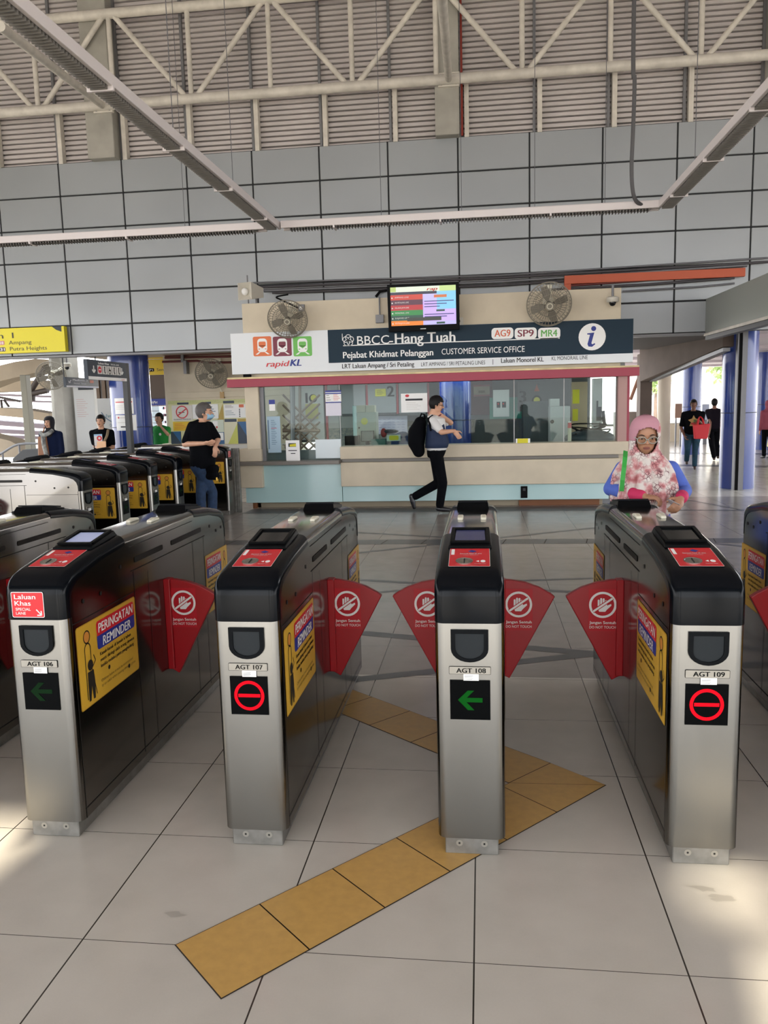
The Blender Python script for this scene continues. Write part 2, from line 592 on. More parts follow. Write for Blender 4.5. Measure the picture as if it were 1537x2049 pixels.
# ------------------------------------------------------------------ roof truss in front of the louvres
YT = 12.75
tr = thing('roof_truss', 'cream tubular steel truss running across the louvred upper wall', 'truss', (0, YT, ZT))
def loc(p):
    return Vector(p) - Vector((0, YT, ZT))
def tpx(px, py):
    return at(px, py, YT) - Vector((0, YT, ZT))
zc = at(770, 168, YT).z
zt = at(300, 20, YT).z
def chord_x(px, z):
    # x on the plane at height z for a photo column near that height
    d0 = at(px, 168 if abs(z - zc) < 0.3 else 15, YT)
    return d0.x
q = MB()
q.cyl(loc((-14, YT, zc)), loc((14, YT, zc)), 0.075, STEELP, 14)
q.build('bottom_chord', tr, smooth=40)
q = MB()
q.cyl(loc((-14, YT, zt)), loc((14, YT, zt)), 0.075, STEELP, 14)
q.build('top_chord', tr, smooth=40)
def member(xa, xb, r=0.042, nm='diagonal'):
    q = MB()
    q.cyl(loc((xa, YT, zt)), loc((xb, YT, zc)), r, STEELP, 10)
    q.build(nm, tr, smooth=40)
nodes = [at(p, y, YT).x for p, y in ((-330, 250), (70, 222), (382, 197), (718, 170), (1136, 139), (1560, 112))]
tops = [at(p, 15, YT).x for p in (215, 535, 895, 1318)]
step = tops[1] - tops[0]
for k in range(-4, 7):
    xt = tops[1] + k * step
    xm = xt + step / 2
    member(xt + 0.06, xm - 0.06)
    member(xt + step - 0.06, xm + 0.06)
    member(xm, xm, 0.04, 'vertical')
    member(xt, xt, 0.038, 'vertical')
# light posts behind, between chord and panels
pp = MB()
x = at(118, 260, YW).x
stepp = (at(1230, 200, YW).x - x) / 8.0
for k in range(-5, 14):
    xx = x + k * stepp
    pp.box(xx - 0.035, xx + 0.035, YW - 0.02, YW + 0.1, ZT - 0.02, zc + 0.05, STEELP)
    pp.box(xx - 0.10, xx - 0.06, YW + 0.05, YW + 0.1, ZT - 0.02, ZL, MGREY)
struct(pp.build('trim_2'), 'thin louvre posts')
rp = MB()
xr = at(923, 150, 12.98).x
rp.cyl((xr, 12.98, ZT), (xr, 12.98, ZL), 0.02, mat('red pipe', '8c2f22', 0.5))
tag(rp.build('riser_pipe'), 'thin red pipe rising beside the middle concrete column', 'pipe')
# struts that lean from the columns toward the hall
for k, (cx, cy_, fx, fy, Yf) in enumerate(((207, 213, 0, 52, 8.5), (898, 160, 880, -60, 8.0))):
    a, b_ = at(cx, cy_, 12.8), at(fx, fy, Yf)
    s = thing('roof_strut', ['cream roof strut bolted to the column behind the light tray', 'cream roof strut bolted to the middle concrete column'][k], 'strut', a)
    q = MB(); q.cyl((0, 0.0, 0), b_ - a, 0.055, STEELP, 12); q.build('tube', s, smooth=40)
    q = MB(); q.box(-0.16, 0.16, -0.03, 0.03, -0.1, 0.1, STEELP)
    for sx in (-0.11, 0.11):
        q.cyl((sx, -0.045, -0.06), (sx, -0.02, -0.06), 0.022, MGREY, 8)
    q.build('bracket', s, bevel=0.004)
# ------------------------------------------------------------------ suspended light tray
ZTR = 3.6
TRAYW = mat('white tray rail', 'd6cfcf', 0.4)
TRAYG = mat('grey tray grille', '6d6a66', 0.5)
ty = (at(548, 462, 9.23).y)
xl, xr_ = -2.345, 1.985
zt_ = ZTR
tray = thing('light_tray', 'grey ribbed light tray hung on thin wires in front of the panel wall', 'light', (0, ty, zt_))
def rail(p0, p1, name):
    p0, p1 = Vector(p0), Vector(p1)
    d = (p1 - p0); L = d.length; d.normalize()
    s = Vector((-d.y, d.x, 0))
    M = Matrix(((d.x, s.x, 0, p0.x), (d.y, s.y, 0, p0.y), (0, 0, 1, p0.z), (0, 0, 0, 1)))
    q = MB(M)
    q.box(0, L, -0.055, 0.055, 0.045, 0.085, TRAYW)
    q.box(0, L, -0.085, -0.055, -0.0, 0.075, TRAYW)
    q.box(0, L, 0.055, 0.085, -0.0, 0.075, TRAYW)
    q.build(name, tray, bevel=0.004)
    q = MB(M)
    q.box(0.1, L - 0.1, -0.055, 0.055, 0.0, 0.03, TRAYG)
    n = int(L / 0.035)
    for i in range(n):
        xx = 0.1 + i * (L - 0.2) / n
        q.box(xx, xx + 0.008, -0.056, 0.056, -0.022, 0.0, TRAYG)
    for i in range(int(L / 1.2)):
        xx = 1.2 * (i + 0.5)
        q.box(xx, xx + 0.02, -0.087, 0.087, -0.026, 0.02, TRAYW)
    q.build('grille', tray)
rail((-9.5, 0, 0), (xl - 0.1, 0, 0), 'rail')
rail((xl + 0.1, 0, 0), (xr_ - 0.05, 0, 0), 'rail')
rail((xl, 0, 0), (xl, -ty - 1.5, 0), 'rail')
rail((xr_, 0, 0), (xr_, -ty - 1.5, 0), 'rail')
WIRE = mat('hanger wire', '55555a', 0.5)
for (wx, wy) in ((-6.2, 0), (-3.4, 0), (-1.1, 0), (-0.2, 0), (0.6, 0), (xl, -1.5), (xl, -3), (xr_, -1.2), (1.35, 0)):
    q = MB(); q.cyl((wx, wy, 0.08), (wx, wy, ZL - zt_), 0.0035, WIRE, 5); q.build('hanger_wire', tray)
cb = MB()
pts = [Vector((at(1270, 0, 9.0).x, 9.0, 6.6)), at(1268, 60, 9.0), at(1270, 160, 9.0), at(1267, 260, 9.0), at(1264, 340, 9.05), at(1268, 390, 9.1), at(1280, 408, 9.15), at(1298, 410, 9.2), at(1312, 408, 9.22), at(1322, 416, 9.23)]
pts[0] = Vector((pts[1].x + 0.02, 9.0, ZL))
def spline(P, n=6):
    P = [Vector(p) for p in P]
    out = []
    for i in range(len(P) - 1):
        p0, p1, p2, p3 = P[max(i - 1, 0)], P[i], P[i + 1], P[min(i + 2, len(P) - 1)]
        for k in range(n):
            t = k / n
            out.append(0.5 * ((2 * p1) + (p2 - p0) * t + (2 * p0 - 5 * p1 + 4 * p2 - p3) * t * t + (-p0 + 3 * p1 - 3 * p2 + p3) * t ** 3))
    out.append(P[-1])
    return out
cb.tube(spline(pts), 0.022, mat('grey flexible conduit', '4c4b4d', 0.6), 8)
tag(cb.build('flexible_conduit', smooth=60), 'dark flexible conduit dropping from the roof to the light tray corner', 'cable')

# ------------------------------------------------------------------ unseen hall behind the viewer: wall openings invented and sized for the light
GREYWALL = mat('grey rear wall', '8a8884', .7)
YR = -7.0
def rear_hole(x0, x1, y0, y1):          # a made-up opening, cut so the sun throws a patch on this floor area
    t = (YR - y0) / SUN_DIR.y
    k0 = (YR - y1) / SUN_DIR.y
    return (min(x0 + SUN_DIR.x * t, x0 + SUN_DIR.x * k0), max(x1 + SUN_DIR.x * t, x1 + SUN_DIR.x * k0), SUN_DIR.z * t, SUN_DIR.z * k0)
HOLES = [(x, x + 3.9, 0.0, 5.4) for x in (-14.0, -9.5, -5.0, -0.5, 4.0, 8.5)]  # invented openings, kept tall so more light reaches the foreground
HOLES += [rear_hole(-2.35, -1.78, 2.25, 2.75), rear_hole(0.70, 0.92, 2.42, 2.60), rear_hole(0.80, 1.25, 1.75, 2.25)]
xs = sorted(set([-14.5, 14.0] + [h[0] for h in HOLES] + [h[1] for h in HOLES]))
zs = sorted(set([0.0, ZL] + [h[2] for h in HOLES] + [h[3] for h in HOLES]))
q = MB()
for xa, xb in zip(xs, xs[1:]):
    run = None
    for za, zb in zip(zs, zs[1:]):
        cx, cz = (xa + xb) / 2, (za + zb) / 2
        if not any(h[0] < cx < h[1] and h[2] < cz < h[3] for h in HOLES):
            q.box(xa, xb, YR - .04, YR, za, zb, GREYWALL)
struct(q.build('wall_rear'))
q = MB(); q.box(-14.7, -14.5, -7.2, 13.2, 4.4, ZL, GREYWALL); struct(q.build('shade_wall_west'))  # unseen upper wall added to cut side light in the mid hall
q = MB(); q.box(14.0, 14.2, -7.2, 13.2, 3.8, ZL, GREYWALL); struct(q.build('shade_wall_east'))  # unseen counterpart on the right, also added to darken the mid hall
# ------------------------------------------------------------------ ticket gates
STEEL = mat('brushed steel front', '7d7b76', 0.30, metal=1.0, rvar=0.05, vscale=3, stretch=(60, 60, 1.2), bump=0.02, bscale=30)
STEELS = mat('polished steel flank', '74716d', 0.16, metal=1.0, rvar=0.05, vscale=1.5, stretch=(1, 2, 5))
STEELT = mat('steel top sheet', '8d8a86', 0.12, metal=1.0, rvar=0.04, vscale=2)
PLINTH = mat('dull steel plinth', '8f8d88', 0.45, metal=0.8, var=0.2, vscale=14)
CAPB = mat('glossy black gate cap', '05080d', 0.18, spec=0.13)
BEZ = mat('black screen bezel', '08090b', 0.35, spec=.06)
SEAM = mat('dark seam', '15120f', 0.7)
FLAPR = mat('red flap', '900410', 0.35, spec=.35)
FLAPS = mat('red flap sticker', 'a40e1c', 0.4, spec=.3)
GREYP = mat('pale grey print', 'd6d3cf', 0.5)
YEL = mat('yellow sticker', 'd2a636', 0.4, var=0.05, vscale=12)
YELE = mat('yellow sticker edge', 'b88d2c', 0.5)
BLUP = mat('blue sticker print', '23348f', 0.45)
INK = mat('sticker ink', '1a1712', 0.6)
INKG = mat('faded sticker ink', '6b5a2a', 0.6)
SKINP = mat('sticker orange figure', 'd08a3a', 0.5)
READR = mat('red reader sticker', 'd01c28', 0.35)
SENSR = mat('smoked sensor glass', '272b2e', 0.18, spec=.15)
SENSF = mat('black rubber frame', '0b0e11', 0.5, spec=.08)
KNOB = mat('ivory knob', 'd8d3bf', 0.35)
PLATE = mat('engraved plate', 'a39f96', 0.4, metal=0.7)
LEDBK = mat('dark led panel', '050607', 0.2, spec=.06)
LEDR = mat('red led', 'e40a1a', 0.5, emit=0.62, spec=.03)
LEDG = mat('green led', '0a4a14', 0.6, emit=0.13, spec=.03)
LEDGD = mat('dim green led', '0f2613', 0.6, emit=0.04, spec=.03)
SCRB = mat('screen dark blue', '3a3f66', 0.15, emit=0.10)
SCRL = mat('screen pale blue', '9aa3c6', 0.15, emit=0.35)
SCRD = mat('screen dark', '14181a', 0.12)
GL, GWD = 1.84, 0.118
TOP = [(0.0, 0.94), (0.006, 0.968), (0.022, 0.992), (0.05, 1.009), (0.1, 1.022), (0.28, 1.052), (0.51, 1.073)]
SIDEC = [(0.51, 1.033), (0.28, 1.012), (0.12, 0.98), (0.075, 0.962), (0.048, 0.935), (0.036, 0.90), (0.034, 0.85)]
def rear(P):
    return [(GL - y, z) for y, z in P]
def face_left(y0, z0):    # decal frame on the left flank; u runs from rear to front (-y), v up
    return plane_m((-GWD - 0.001, y0, z0), (0, -1, 0), (0, 0, 1))
def face_right(y0, z0):   # on the right flank; u runs away from the front (+y)
    return plane_m((GWD + 0.001, y0, z0), (0, 1, 0), (0, 0, 1))
def warning_sticker(D, q, icon_right, scale=1.0):
    # 0.51 wide x 0.325 high; the two figures stand at the gate's front end
    Wd, Hh = 0.51, 0.325
    q.rrect(D, 0, 0, Wd, Hh, 0.012, YELE, 1)
    q.rrect(D, 0.004, 0.004, Wd - 0.004, Hh - 0.004, 0.010, YEL, 2)
    o = 0.0 if icon_right else 0.135
    q.rrect(D, o + 0.02, 0.255, o + 0.355, 0.308, 0.014, REDP, 3)
    q.rrect(D, o + 0.02, 0.195, o + 0.355, 0.252, 0.014, BLUP, 3)
    q.rect(D, o + 0.02, 0.235, o + 0.355, 0.256, BLUP, 4)
    q.rect(D, o + 0.02, 0.25, o + 0.355, 0.272, REDP, 5)
    q.text(D, 'PERINGATAN', o + 0.187, 0.262, 0.036, WHITE, w=0.31, al='C', lay=6, bold=0.012, shear=0.12)
    q.text(D, 'REMINDER', o + 0.187, 0.203, 0.036, WHITE, w=0.25, al='C', lay=6, bold=0.012, shear=0.12)
    for k, s in enumerate(('Kanak-kanak di bawah 6 tahun', 'mesti diiringi oleh orang dewasa', 'ketika melalui pintu penghadang.')):
        q.text(D, s, o + 0.035, 0.168 - k * 0.024, 0.0135, INK, w=(0.275, 0.305, 0.30)[k], lay=4, bold=0.012)
    for k, s in enumerate(('Children below 6 must be accompanied', 'by an adult when passing through gates.')):
        q.text(D, s, o + 0.03, 0.062 - k * 0.020, 0.0115, INKG, w=(0.285, 0.31)[k], lay=4)
    c = 0.435 if icon_right else 0.075
    q.ring(D, c, 0.272, 0.021, 0.026, INK, 4)
    q.disc(D, c, 0.272, 0.021, SKINP, 3)
    q.stroke(D, [(c - 0.022, 0.228), (c - 0.022, 0.03)], 0.005, INK, 4)
    q.stroke(D, [(c + 0.022, 0.228), (c + 0.022, 0.14), (c + 0.055, 0.165), (c + 0.042, 0.19)], 0.005, INK, 4)
    q.ring(D, c, 0.225, 0.019, 0.0245, INK, 4, a0=0, a1=PI, n=14)
    q.stroke(D, [(c + 0.024, 0.14), (c + 0.05, 0.03)], 0.005, INK, 4)
    q.disc(D, c + 0.012, 0.158, 0.021, INK, 5)
    q.flat(D, [(c - 0.012, 0.135), (c + 0.034, 0.135), (c + 0.04, 0.085), (c + 0.034, 0.02), (c + 0.02, 0.02), (c + 0.012, 0.075), (c, 0.02), (c - 0.014, 0.02), (c - 0.014, 0.085)], INK, 5)
    q.disc(D, o + 0.10, 0.10, 0.009, INK, 5)
    q.disc(D, o + 0.275, 0.045, 0.009, INK, 5)
def hand_sign(q, D, cx, cz, R):
    q.ring(D, cx, cz, R * 0.83, R, GREYP, 2)
    for k, (fx, ht) in enumerate(((-0.30, 0.40), (-0.12, 0.52), (0.06, 0.50), (0.24, 0.36))):
        q.rrect(D, cx + R * (fx - 0.07), cz - R * 0.25, cx + R * (fx + 0.07), cz + R * ht, R * 0.06, GREYP, 2, n=3)
    q.flat(D, [(cx - R * 0.37, cz - R * 0.05), (cx + R * 0.31, cz - R * 0.05), (cx + R * 0.60, cz + R * 0.08), (cx + R * 0.62, cz - R * 0.05), (cx + R * 0.30, cz - R * 0.36), (cx + R * 0.18, cz - R * 0.52), (cx - R * 0.26, cz - R * 0.52), (cx - R * 0.37, cz - R * 0.25)], GREYP, 3)
    a = 0.62
    d = Vector((math.cos(a), math.sin(a)))
    q.stroke(D, [(cx - d.x * R * 0.88, cz - d.y * R * 0.88), (cx + d.x * R * 0.88, cz + d.y * R * 0.88)], R * 0.26, FLAPS, 4)
    q.stroke(D, [(cx - d.x * R * 0.86, cz - d.y * R * 0.86), (cx + d.x * R * 0.86, cz + d.y * R * 0.86)], R * 0.15, GREYP, 5)
def make_gate(name='ticket_gate'):
    g = thing(name, 'gate', 'ticket gate', (0, 0, 0))
    # body shell
    prof = [(0.0, 0.066)] + [(y + (0.003 if y < 0.4 else 0), z - 0.004) for y, z in TOP] + [(GL - y - (0.003 if y < 0.4 else 0), z - 0.004) for y, z in reversed(TOP)] + [(GL, 0.066)]
    q = MB()
    n = len(prof)
    V = [(-GWD, y, z) for y, z in prof] + [(GWD, y, z) for y, z in prof]
    q.add(V, [tuple(range(n))], STEELS)
    q.f.append(tuple(range(n, 2 * n))[::-1]); q.m.append(q.mi(STEELS))
    for i in range(n):
        j = (i + 1) % n
        q.f.append((i, j, n + j, n + i))
        y0, z0 = prof[i]; y1, z1 = prof[j]
        q.m.append(q.mi(STEELT if abs(z1 - z0) < 0.05 and min(z0, z1) > 0.9 else STEEL))
    body = q.build('body', g, smooth=35)
    # rounded long edges
    bm = bmesh.new(); bm.from_mesh(body.data)
    ed = [e for e in bm.edges if all(abs(abs(v.co.x) - GWD) < 1e-5 for v in e.verts) and (e.verts[0].co.x * e.verts[1].co.x > 0) and max(v.co.z for v in e.verts) > 0.07]
    bmesh.ops.bevel(bm, geom=ed, offset=0.032, segments=6, profile=0.5, affect='EDGES', material=-1)
    bm.to_mesh(body.data); bm.free()
    body.data.polygons.foreach_set('use_smooth', [True] * len(body.data.polygons))
    body.data.set_sharp_from_angle(angle=math.radians(40))
    # seams, slots and screw holes on both flanks
    for sgn, FD in ((-1, face_left), (1, face_right)):
        q = MB()
        if sgn > 0:
            D = face_right(0, 0); Y = lambda y: y
        else:
            D = face_left(0, 0); Y = lambda y: -y
        def ln(y0, z0, y1, z1, w=0.004):
            q.stroke(D, [(Y(y0), z0), (Y(y1), z1)], w, SEAM, 1)
        ln(0.55, 0.912, 1.47, 0.912); ln(0.573, 0.912, 0.573, 0.085); ln(0.72, 0.88, 0.72, 0.085, 0.003)
        ln(1.285, 0.912, 1.285, 0.085); ln(1.45, 0.912, 1.45, 0.085)
        ln(0.033, 0.104, 1.80, 0.104); ln(0.036, 0.85, 0.036, 0.066); ln(GL - 0.036, 0.85, GL - 0.036, 0.066)
        ln(0.036, 0.82, 0.56, 0.82, 0.003)
        ln(0.55, 1.018, 1.3, 1.018, 0.003)
        for y, z in ((0.13, 0.888), (0.27, 0.884), (0.455, 0.952), (1.56, 0.95), (1.66, 0.91), (1.75, 0.915)):
            q.disc(D, Y(y), z, 0.009, SEAM, 2, n=12)
        for y0, y1 in ((0.59, 0.90), (1.005, 1.42)):
            q.rrect(D, min(Y(y0), Y(y1)), 0.942, max(Y(y0), Y(y1)), 0.966, 0.008, SEAM, 2, n=3)
        s = q.build('flank_seams', body)
        q = MB()
        if sgn < 0:
            warning_sticker(face_left(0.565, 0.475), q, True)
        else:
            warning_sticker(face_right(0.055, 0.475), q, False)
        q.build('warning_sticker', g)
        q = MB()
        if sgn < 0:
            D2 = face_left(1.80, 0.475); warning_sticker(D2, q, False)
        else:
            D2 = face_right(1.29, 0.475); warning_sticker(D2, q, True)
        for i in range(len(q.v)):
            p = q.v[i]
            q.v[i] = Vector((p.x, 1.455 + (p.y - (1.29 if True else 0)) * 0.73, p.z))
        q.build('warning_sticker', g)
    # plinth
    q = MB()
    q.box(-0.094, 0.094, 0.012, GL - 0.012, 0.0, 0.068, PLINTH)
    D = plane_m((0, 0.0115, 0), (1, 0, 0), (0, 0, 1))
    for sx in (-0.044, 0.044):
        q.disc(D, sx, 0.042, 0.012, PLATE, 1, n=12); q.disc(D, sx, 0.042, 0.004, SEAM, 2, n=8)
    q.build('plinth', g, bevel=0.003, seg=1)
    # black caps at both ends
    for end in (0, 1):
        poly = [(-0.002, 0.85)] + [(y - (0.002 if y < 0.02 else 0), z + 0.003) for y, z in TOP] + SIDEC
        if end:
            poly = [(GL - y, z) for y, z in poly]
        # split inner region: caps are solid shells 1.5 mm proud of the body
        q = MB()
        q.prism(poly, -GWD - 0.0015, GWD + 0.0015, CAPB, 'x')
        cap = q.build('end_cap', g, smooth=35)
        bm = bmesh.new(); bm.from_mesh(cap.data)
        ed = []
        outer = set((round(p[0], 4), round(p[1], 4)) for p in poly[:len(TOP) + 1])
        for e in bm.edges:
            if e.verts[0].co.x * e.verts[1].co.x > 0 and all((round(v.co.y, 4), round(v.co.z, 4)) in outer for v in e.verts):
                ed.append(e)
        bmesh.ops.bevel(bm, geom=ed, offset=0.034, segments=7, profile=0.5, affect='EDGES')
        bm.to_mesh(cap.data); bm.free()
        cap.data.polygons.foreach_set('use_smooth', [True] * len(cap.data.polygons))
        cap.data.set_sharp_from_angle(angle=math.radians(40))
        # slope frame on the cap top
        p0, p1 = Vector((0, TOP[4][0], TOP[4][1] + 0.0045)), Vector((0, TOP[5][0], TOP[5][1] + 0.0045))
        vd = (p1 - p0).normalized()
        if end:
            p0 = Vector((0, GL - p0.y, p0.z)); vd = Vector((0, -vd.y, vd.z))
        D = plane_m(p0, (1 if not end else -1, 0, 0), vd)
        q = MB()
        q.rrect(D, -0.073, 0.0, 0.073, 0.182, 0.004, WHITE, 1)
        q.rrect(D, -0.0715, 0.0015, 0.0715, 0.1805, 0.003, READR, 2)
        q.rect(D, -0.067, 0.115, -0.055, 0.172, WHITE, 3)
        q.flat(D, [(-0.006, 0.15), (0.012, 0.137), (0.026, 0.15), (0.008, 0.165)], BLUP, 3)
        q.text(D, 'Sentuh kad di sini', 0.004, 0.121, 0.009, GREYP, w=0.078, al='C', lay=3, bold=0.01)
        q.text(D, 'Touch card here', 0.004, 0.108, 0.006, GREYP, w=0.055, al='C', lay=3)
        q.flat(D, [(0.022, 0.049), (0.034, 0.057), (0.034, 0.041)], WHITE, 3)
        q.disc(D, 0.048, 0.049, 0.009, WHITE, 3, ry=0.012)
        q.text(D, 'Masukkan token', 0.038, 0.022, 0.006, GREYP, w=0.04, al='C', lay=3)
        rs = q.build('reader_sticker', g)
        q = MB(D)
        q.add(*(lambda: ([(-0.018 + r * math.cos(a), 0.05 + r * math.sin(a), h) for (r, h) in ((0.031, 0.0015), (0.031, 0.004), (0.027, 0.004), (0.026, 0.003), (0.0, 0.003)) for a in [2 * PI * i / 28 for i in range(28)]], [(k * 28 + i, k * 28 + (i + 1) % 28, (k + 1) * 28 + (i + 1) % 28, (k + 1) * 28 + i) for k in range(4) for i in range(28)]))(), mat('token dish steel', 'b9b6b0', 0.25, metal=1.0))
        q.box(-0.020, -0.016, 0.032, 0.070, 0.003, 0.0045, SEAM)
        q.build('token_slot', rs, smooth=30)
        # tilted screen
        b0, b1 = (0.292, 1.066), (0.510, 1.098)
        if end:
            b0, b1 = (GL - b0[0], b0[1]), (GL - b1[0], b1[1])
        q = MB()
        sg = 1 if not end else -1
        base = [(b0[0], b0[1] - 0.035), (b0[0], b0[1]), (b1[0], b1[1]), (b1[0] + sg * 0.035, b1[1] - 0.04)]
        n4 = 4
        wl = [(0.083, 0.083), (0.080, 0.080), (0.074, 0.074), (0.083, 0.083)]
        V = [(-wl[i][0], base[i][0], base[i][1]) for i in range(4)] + [(wl[i][1], base[i][0], base[i][1]) for i in range(4)]
        q.add(V, [(0, 1, 2, 3), (7, 6, 5, 4), (0, 4, 5, 1), (1, 5, 6, 2), (2, 6, 7, 3), (3, 7, 4, 0)], BEZ)
        bz = q.build('screen_bezel', g, bevel=0.003)
        v0, v1 = Vector((0, *b0)), Vector((0, *b1))
        vd = (v1 - v0).normalized()
        D = plane_m(v0 + Vector((0, 0, 0.0012)), (sg, 0, 0), vd)
        Lh = (v1 - v0).length
        q = MB()
        q.flat(D, [(-0.058, 0.045), (0.058, 0.045), (0.055, Lh - 0.035), (-0.055, Lh - 0.035)], SCRB, 1)
        for (xa_, xb_, ya_, yb_) in ((-.073, -.06, .03, Lh - .022), (.06, .073, .03, Lh - .022), (-.073, .073, .025, .04), (-.072, .072, Lh - .03, Lh - .015)):
            q.add([(x_, y_, z_) for x_ in (xa_, xb_) for y_ in (ya_, yb_) for z_ in (0, .007)], [(0, 1, 3, 2), (4, 6, 7, 5), (0, 4, 5, 1), (2, 3, 7, 6), (0, 2, 6, 4), (1, 5, 7, 3)], BEZ, D)
        q.build('screen', bz)
    # front face fittings (both ends carry them)
    D = plane_m((0, -0.001, 0), (1, 0, 0), (0, 0, 1))
    def dshape(k):
        P = [(-0.064 * k, 0.772 + 0.057 * k), (0.064 * k, 0.772 + 0.057 * k)]
        for i in range(0, 13):
            a = -PI * i / 12
            P.append((0.064 * k * math.cos(a) if True else 0, 0.762 + 0.047 * k * math.sin(a)))
        return P
    q = MB(D)
    P = dshape(1.0)
    Pi = dshape(0.76)
    n = len(P)
    V = [(x, y, 0) for x, y in P] + [(x, y, 0.006) for x, y in P] + [(x, y, 0.006) for x, y in Pi] + [(x, y, 0.001) for x, y in Pi]
    q.add(V, [(k * n + i, k * n + (i + 1) % n, (k + 1) * n + (i + 1) % n, (k + 1) * n + i) for k in range(3) for i in range(n)], SENSF)
    sw = q.build('sensor_window', g, smooth=30)
    q = MB(D)
    q.add([(x, y, 0.0012) for x, y in Pi], [tuple(range(n))], SENSR)
    q.build('sensor_glass', sw)
    # flaps on both sides
    YF = 0.915
    for sgn in (-1, 1):
        arc = [(0.0, 0.800), (0.05, 0.797), (0.11, 0.786), (0.17, 0.764), (0.215, 0.738), (0.237, 0.721)]
        poly = [(0.0, 0.36), (0.02, 0.352), (0.045, 0.336)] + arc[::-1]
        q = MB()
        X = lambda u: sgn * (GWD - 0.002 + u * 1.06)
        q.prism([(X(u), z) for u, z in poly], YF - 0.016, YF + 0.016, FLAPR, 'y')
        q.prism([(X(0.0), 0.80), (X(0.03), 0.80), (X(0.03), 0.36), (X(0.0), 0.36)], YF - 0.03, YF + 0.03, FLAPR, 'y')
        fl = q.build('flap', g, bevel=0.004)
        cx = 0.085
        q = MB()
        D2 = plane_m((X(cx), YF - 0.0165, 0), (1, 0, 0), (0, 0, 1))
        q.rect(D2, -0.062, 0.565, 0.062, 0.757, FLAPS, 1)
        hand_sign(q, D2, 0, 0.685, 0.060)
        q.text(D2, 'Jangan Sentuh', 0, 0.598, 0.0125, GREYP, w=0.115, al='C', lay=3, bold=0.012)
        q.text(D2, 'DO NOT TOUCH', 0, 0.577, 0.0115, GREYP, w=0.115, al='C', lay=3)
        q.build('flap_sticker', fl)
    # ivory knobs on the top
    for sx in (-0.052, 0.052):
        q = MB()
        q.prism([(-0.05, 0), (-0.045, 0.012), (0.0, 0.018), (0.05, 0.012), (0.055, 0)], -0.0125, 0.0125, KNOB, 'x', Matrix.Translation((sx, 0.965, 1.068)))
        q.build('top_knob', g, bevel=0.005, seg=3)
    return g
def front_marks(g, number, led, special=False, scr=None):
    # what differs from gate to gate on the front face
    D = plane_m((0, -0.0008, 0), (1, 0, 0), (0, 0, 1))
    q = MB(D)
    q.rrect(Matrix(), -0.0715, 0.6705, 0.0715, 0.6985, 0.003, SEAM, 1)
    q.rrect(Matrix(), -0.0700, 0.6718, 0.0700, 0.6972, 0.0025, PLATE, 2)
    q.text(Matrix(), number, 0.004, 0.6765, 0.0160, BLACK, w=0.100, al='C', lay=3, bold=0.025)
    q.build('number_plate', g)
    q = MB(D)
    q.rect(Matrix(), -0.022, 0.649, 0.030, 0.672, WHITE, 4)
    for k in range(4):
        q.rect(Matrix(), -0.018, 0.6535 + k * 0.004, 0.008 + 0.003 * (k % 2), 0.6545 + k * 0.004, DGREY, 5)
    q.build('asset_label', g)
    q = MB(D)
    q.rect(Matrix(), -0.069, 0.508, 0.069, 0.650, LEDBK, 1)
    pan = q.build('signal_panel', g)
    q = MB(D)
    if led == 'red':
        q.ring(Matrix(), 0, 0.579, 0.044, 0.055, LEDR, 2)
        q.rect(Matrix(), -0.040, 0.573, 0.040, 0.585, LEDR, 2)
    else:
        m = LEDG if led == 'green' else LEDGD
        q.flat(Matrix(), [(-0.03, 0.571), (0.042, 0.571), (0.042, 0.587), (-0.03, 0.587)], m, 2)
        q.flat(Matrix(), [(-0.042, 0.579), (-0.008, 0.613), (0.014, 0.613), (-0.020, 0.579)], m, 3)
        q.flat(Matrix(), [(-0.042, 0.579), (-0.020, 0.579), (0.014, 0.543), (-0.008, 0.543)], m, 3)
    q.build('signal_light', pan)
    if special:
        D = plane_m((0, -0.0035, 0), (1, 0, 0), (0, 0, 1))
        q = MB(D)
        q.rrect(Matrix(), -0.085, 0.860, 0.040, 0.955, 0.006, WHITE, 1)
        q.rrect(Matrix(), -0.083, 0.862, 0.038, 0.953, 0.005, READR, 2)
        for s, z, h, w in (('Laluan', 0.929, 0.017, 0.082), ('Khas', 0.905, 0.017, 0.062)):
            q.text(Matrix(), s, -0.072, z, h, WHITE, w=w, lay=3, bold=0.015)
        for s, z, h, w in (('SPECIAL', 0.886, 0.010, 0.058), ('LANE', 0.871, 0.010, 0.038)):
            q.text(Matrix(), s, -0.070, z, h, WHITE, w=w, lay=3)
        q.stroke(Matrix(), [(0.010, 0.890), (0.028, 0.870)], 0.004, WHITE, 3)
        q.stroke(Matrix(), [(0.028, 0.885), (0.029, 0.869), (0.012, 0.869)], 0.004, WHITE, 3)
        q.build('special_lane_sign', g)
    if scr is not None:
        for ch in g.children:
            if ch.name.split('.')[0] == 'screen_bezel' and min(v.co.y for v in ch.data.vertices) < 1:
                for c2 in ch.children:
                    c2.data = c2.data.copy()
                    c2.data.materials[0] = scr
proto = make_gate()
YG = 2.635
GROUPF = 'ticket gates of the near row'
specs = [(-2.42, None, None, 'steel ticket gate cut by the left edge, only its rear end showing', None),
         (-1.622, 'AGT 106', 'dim', 'steel ticket gate numbered AGT 106 with a red special lane sign', SCRL),
         (-0.832, 'AGT 107', 'red', 'steel ticket gate numbered AGT 107 showing a red no entry light', SCRD),
         (-0.048, 'AGT 108', 'green', 'steel ticket gate numbered AGT 108 showing a green arrow', SCRB),
         (0.734, 'AGT 109', 'red', 'steel ticket gate numbered AGT 109 in front of the woman in the floral headscarf', SCRD),
         (1.522, None, None, 'steel ticket gate cut by the right edge beside gate AGT 109', None)]
gates = []
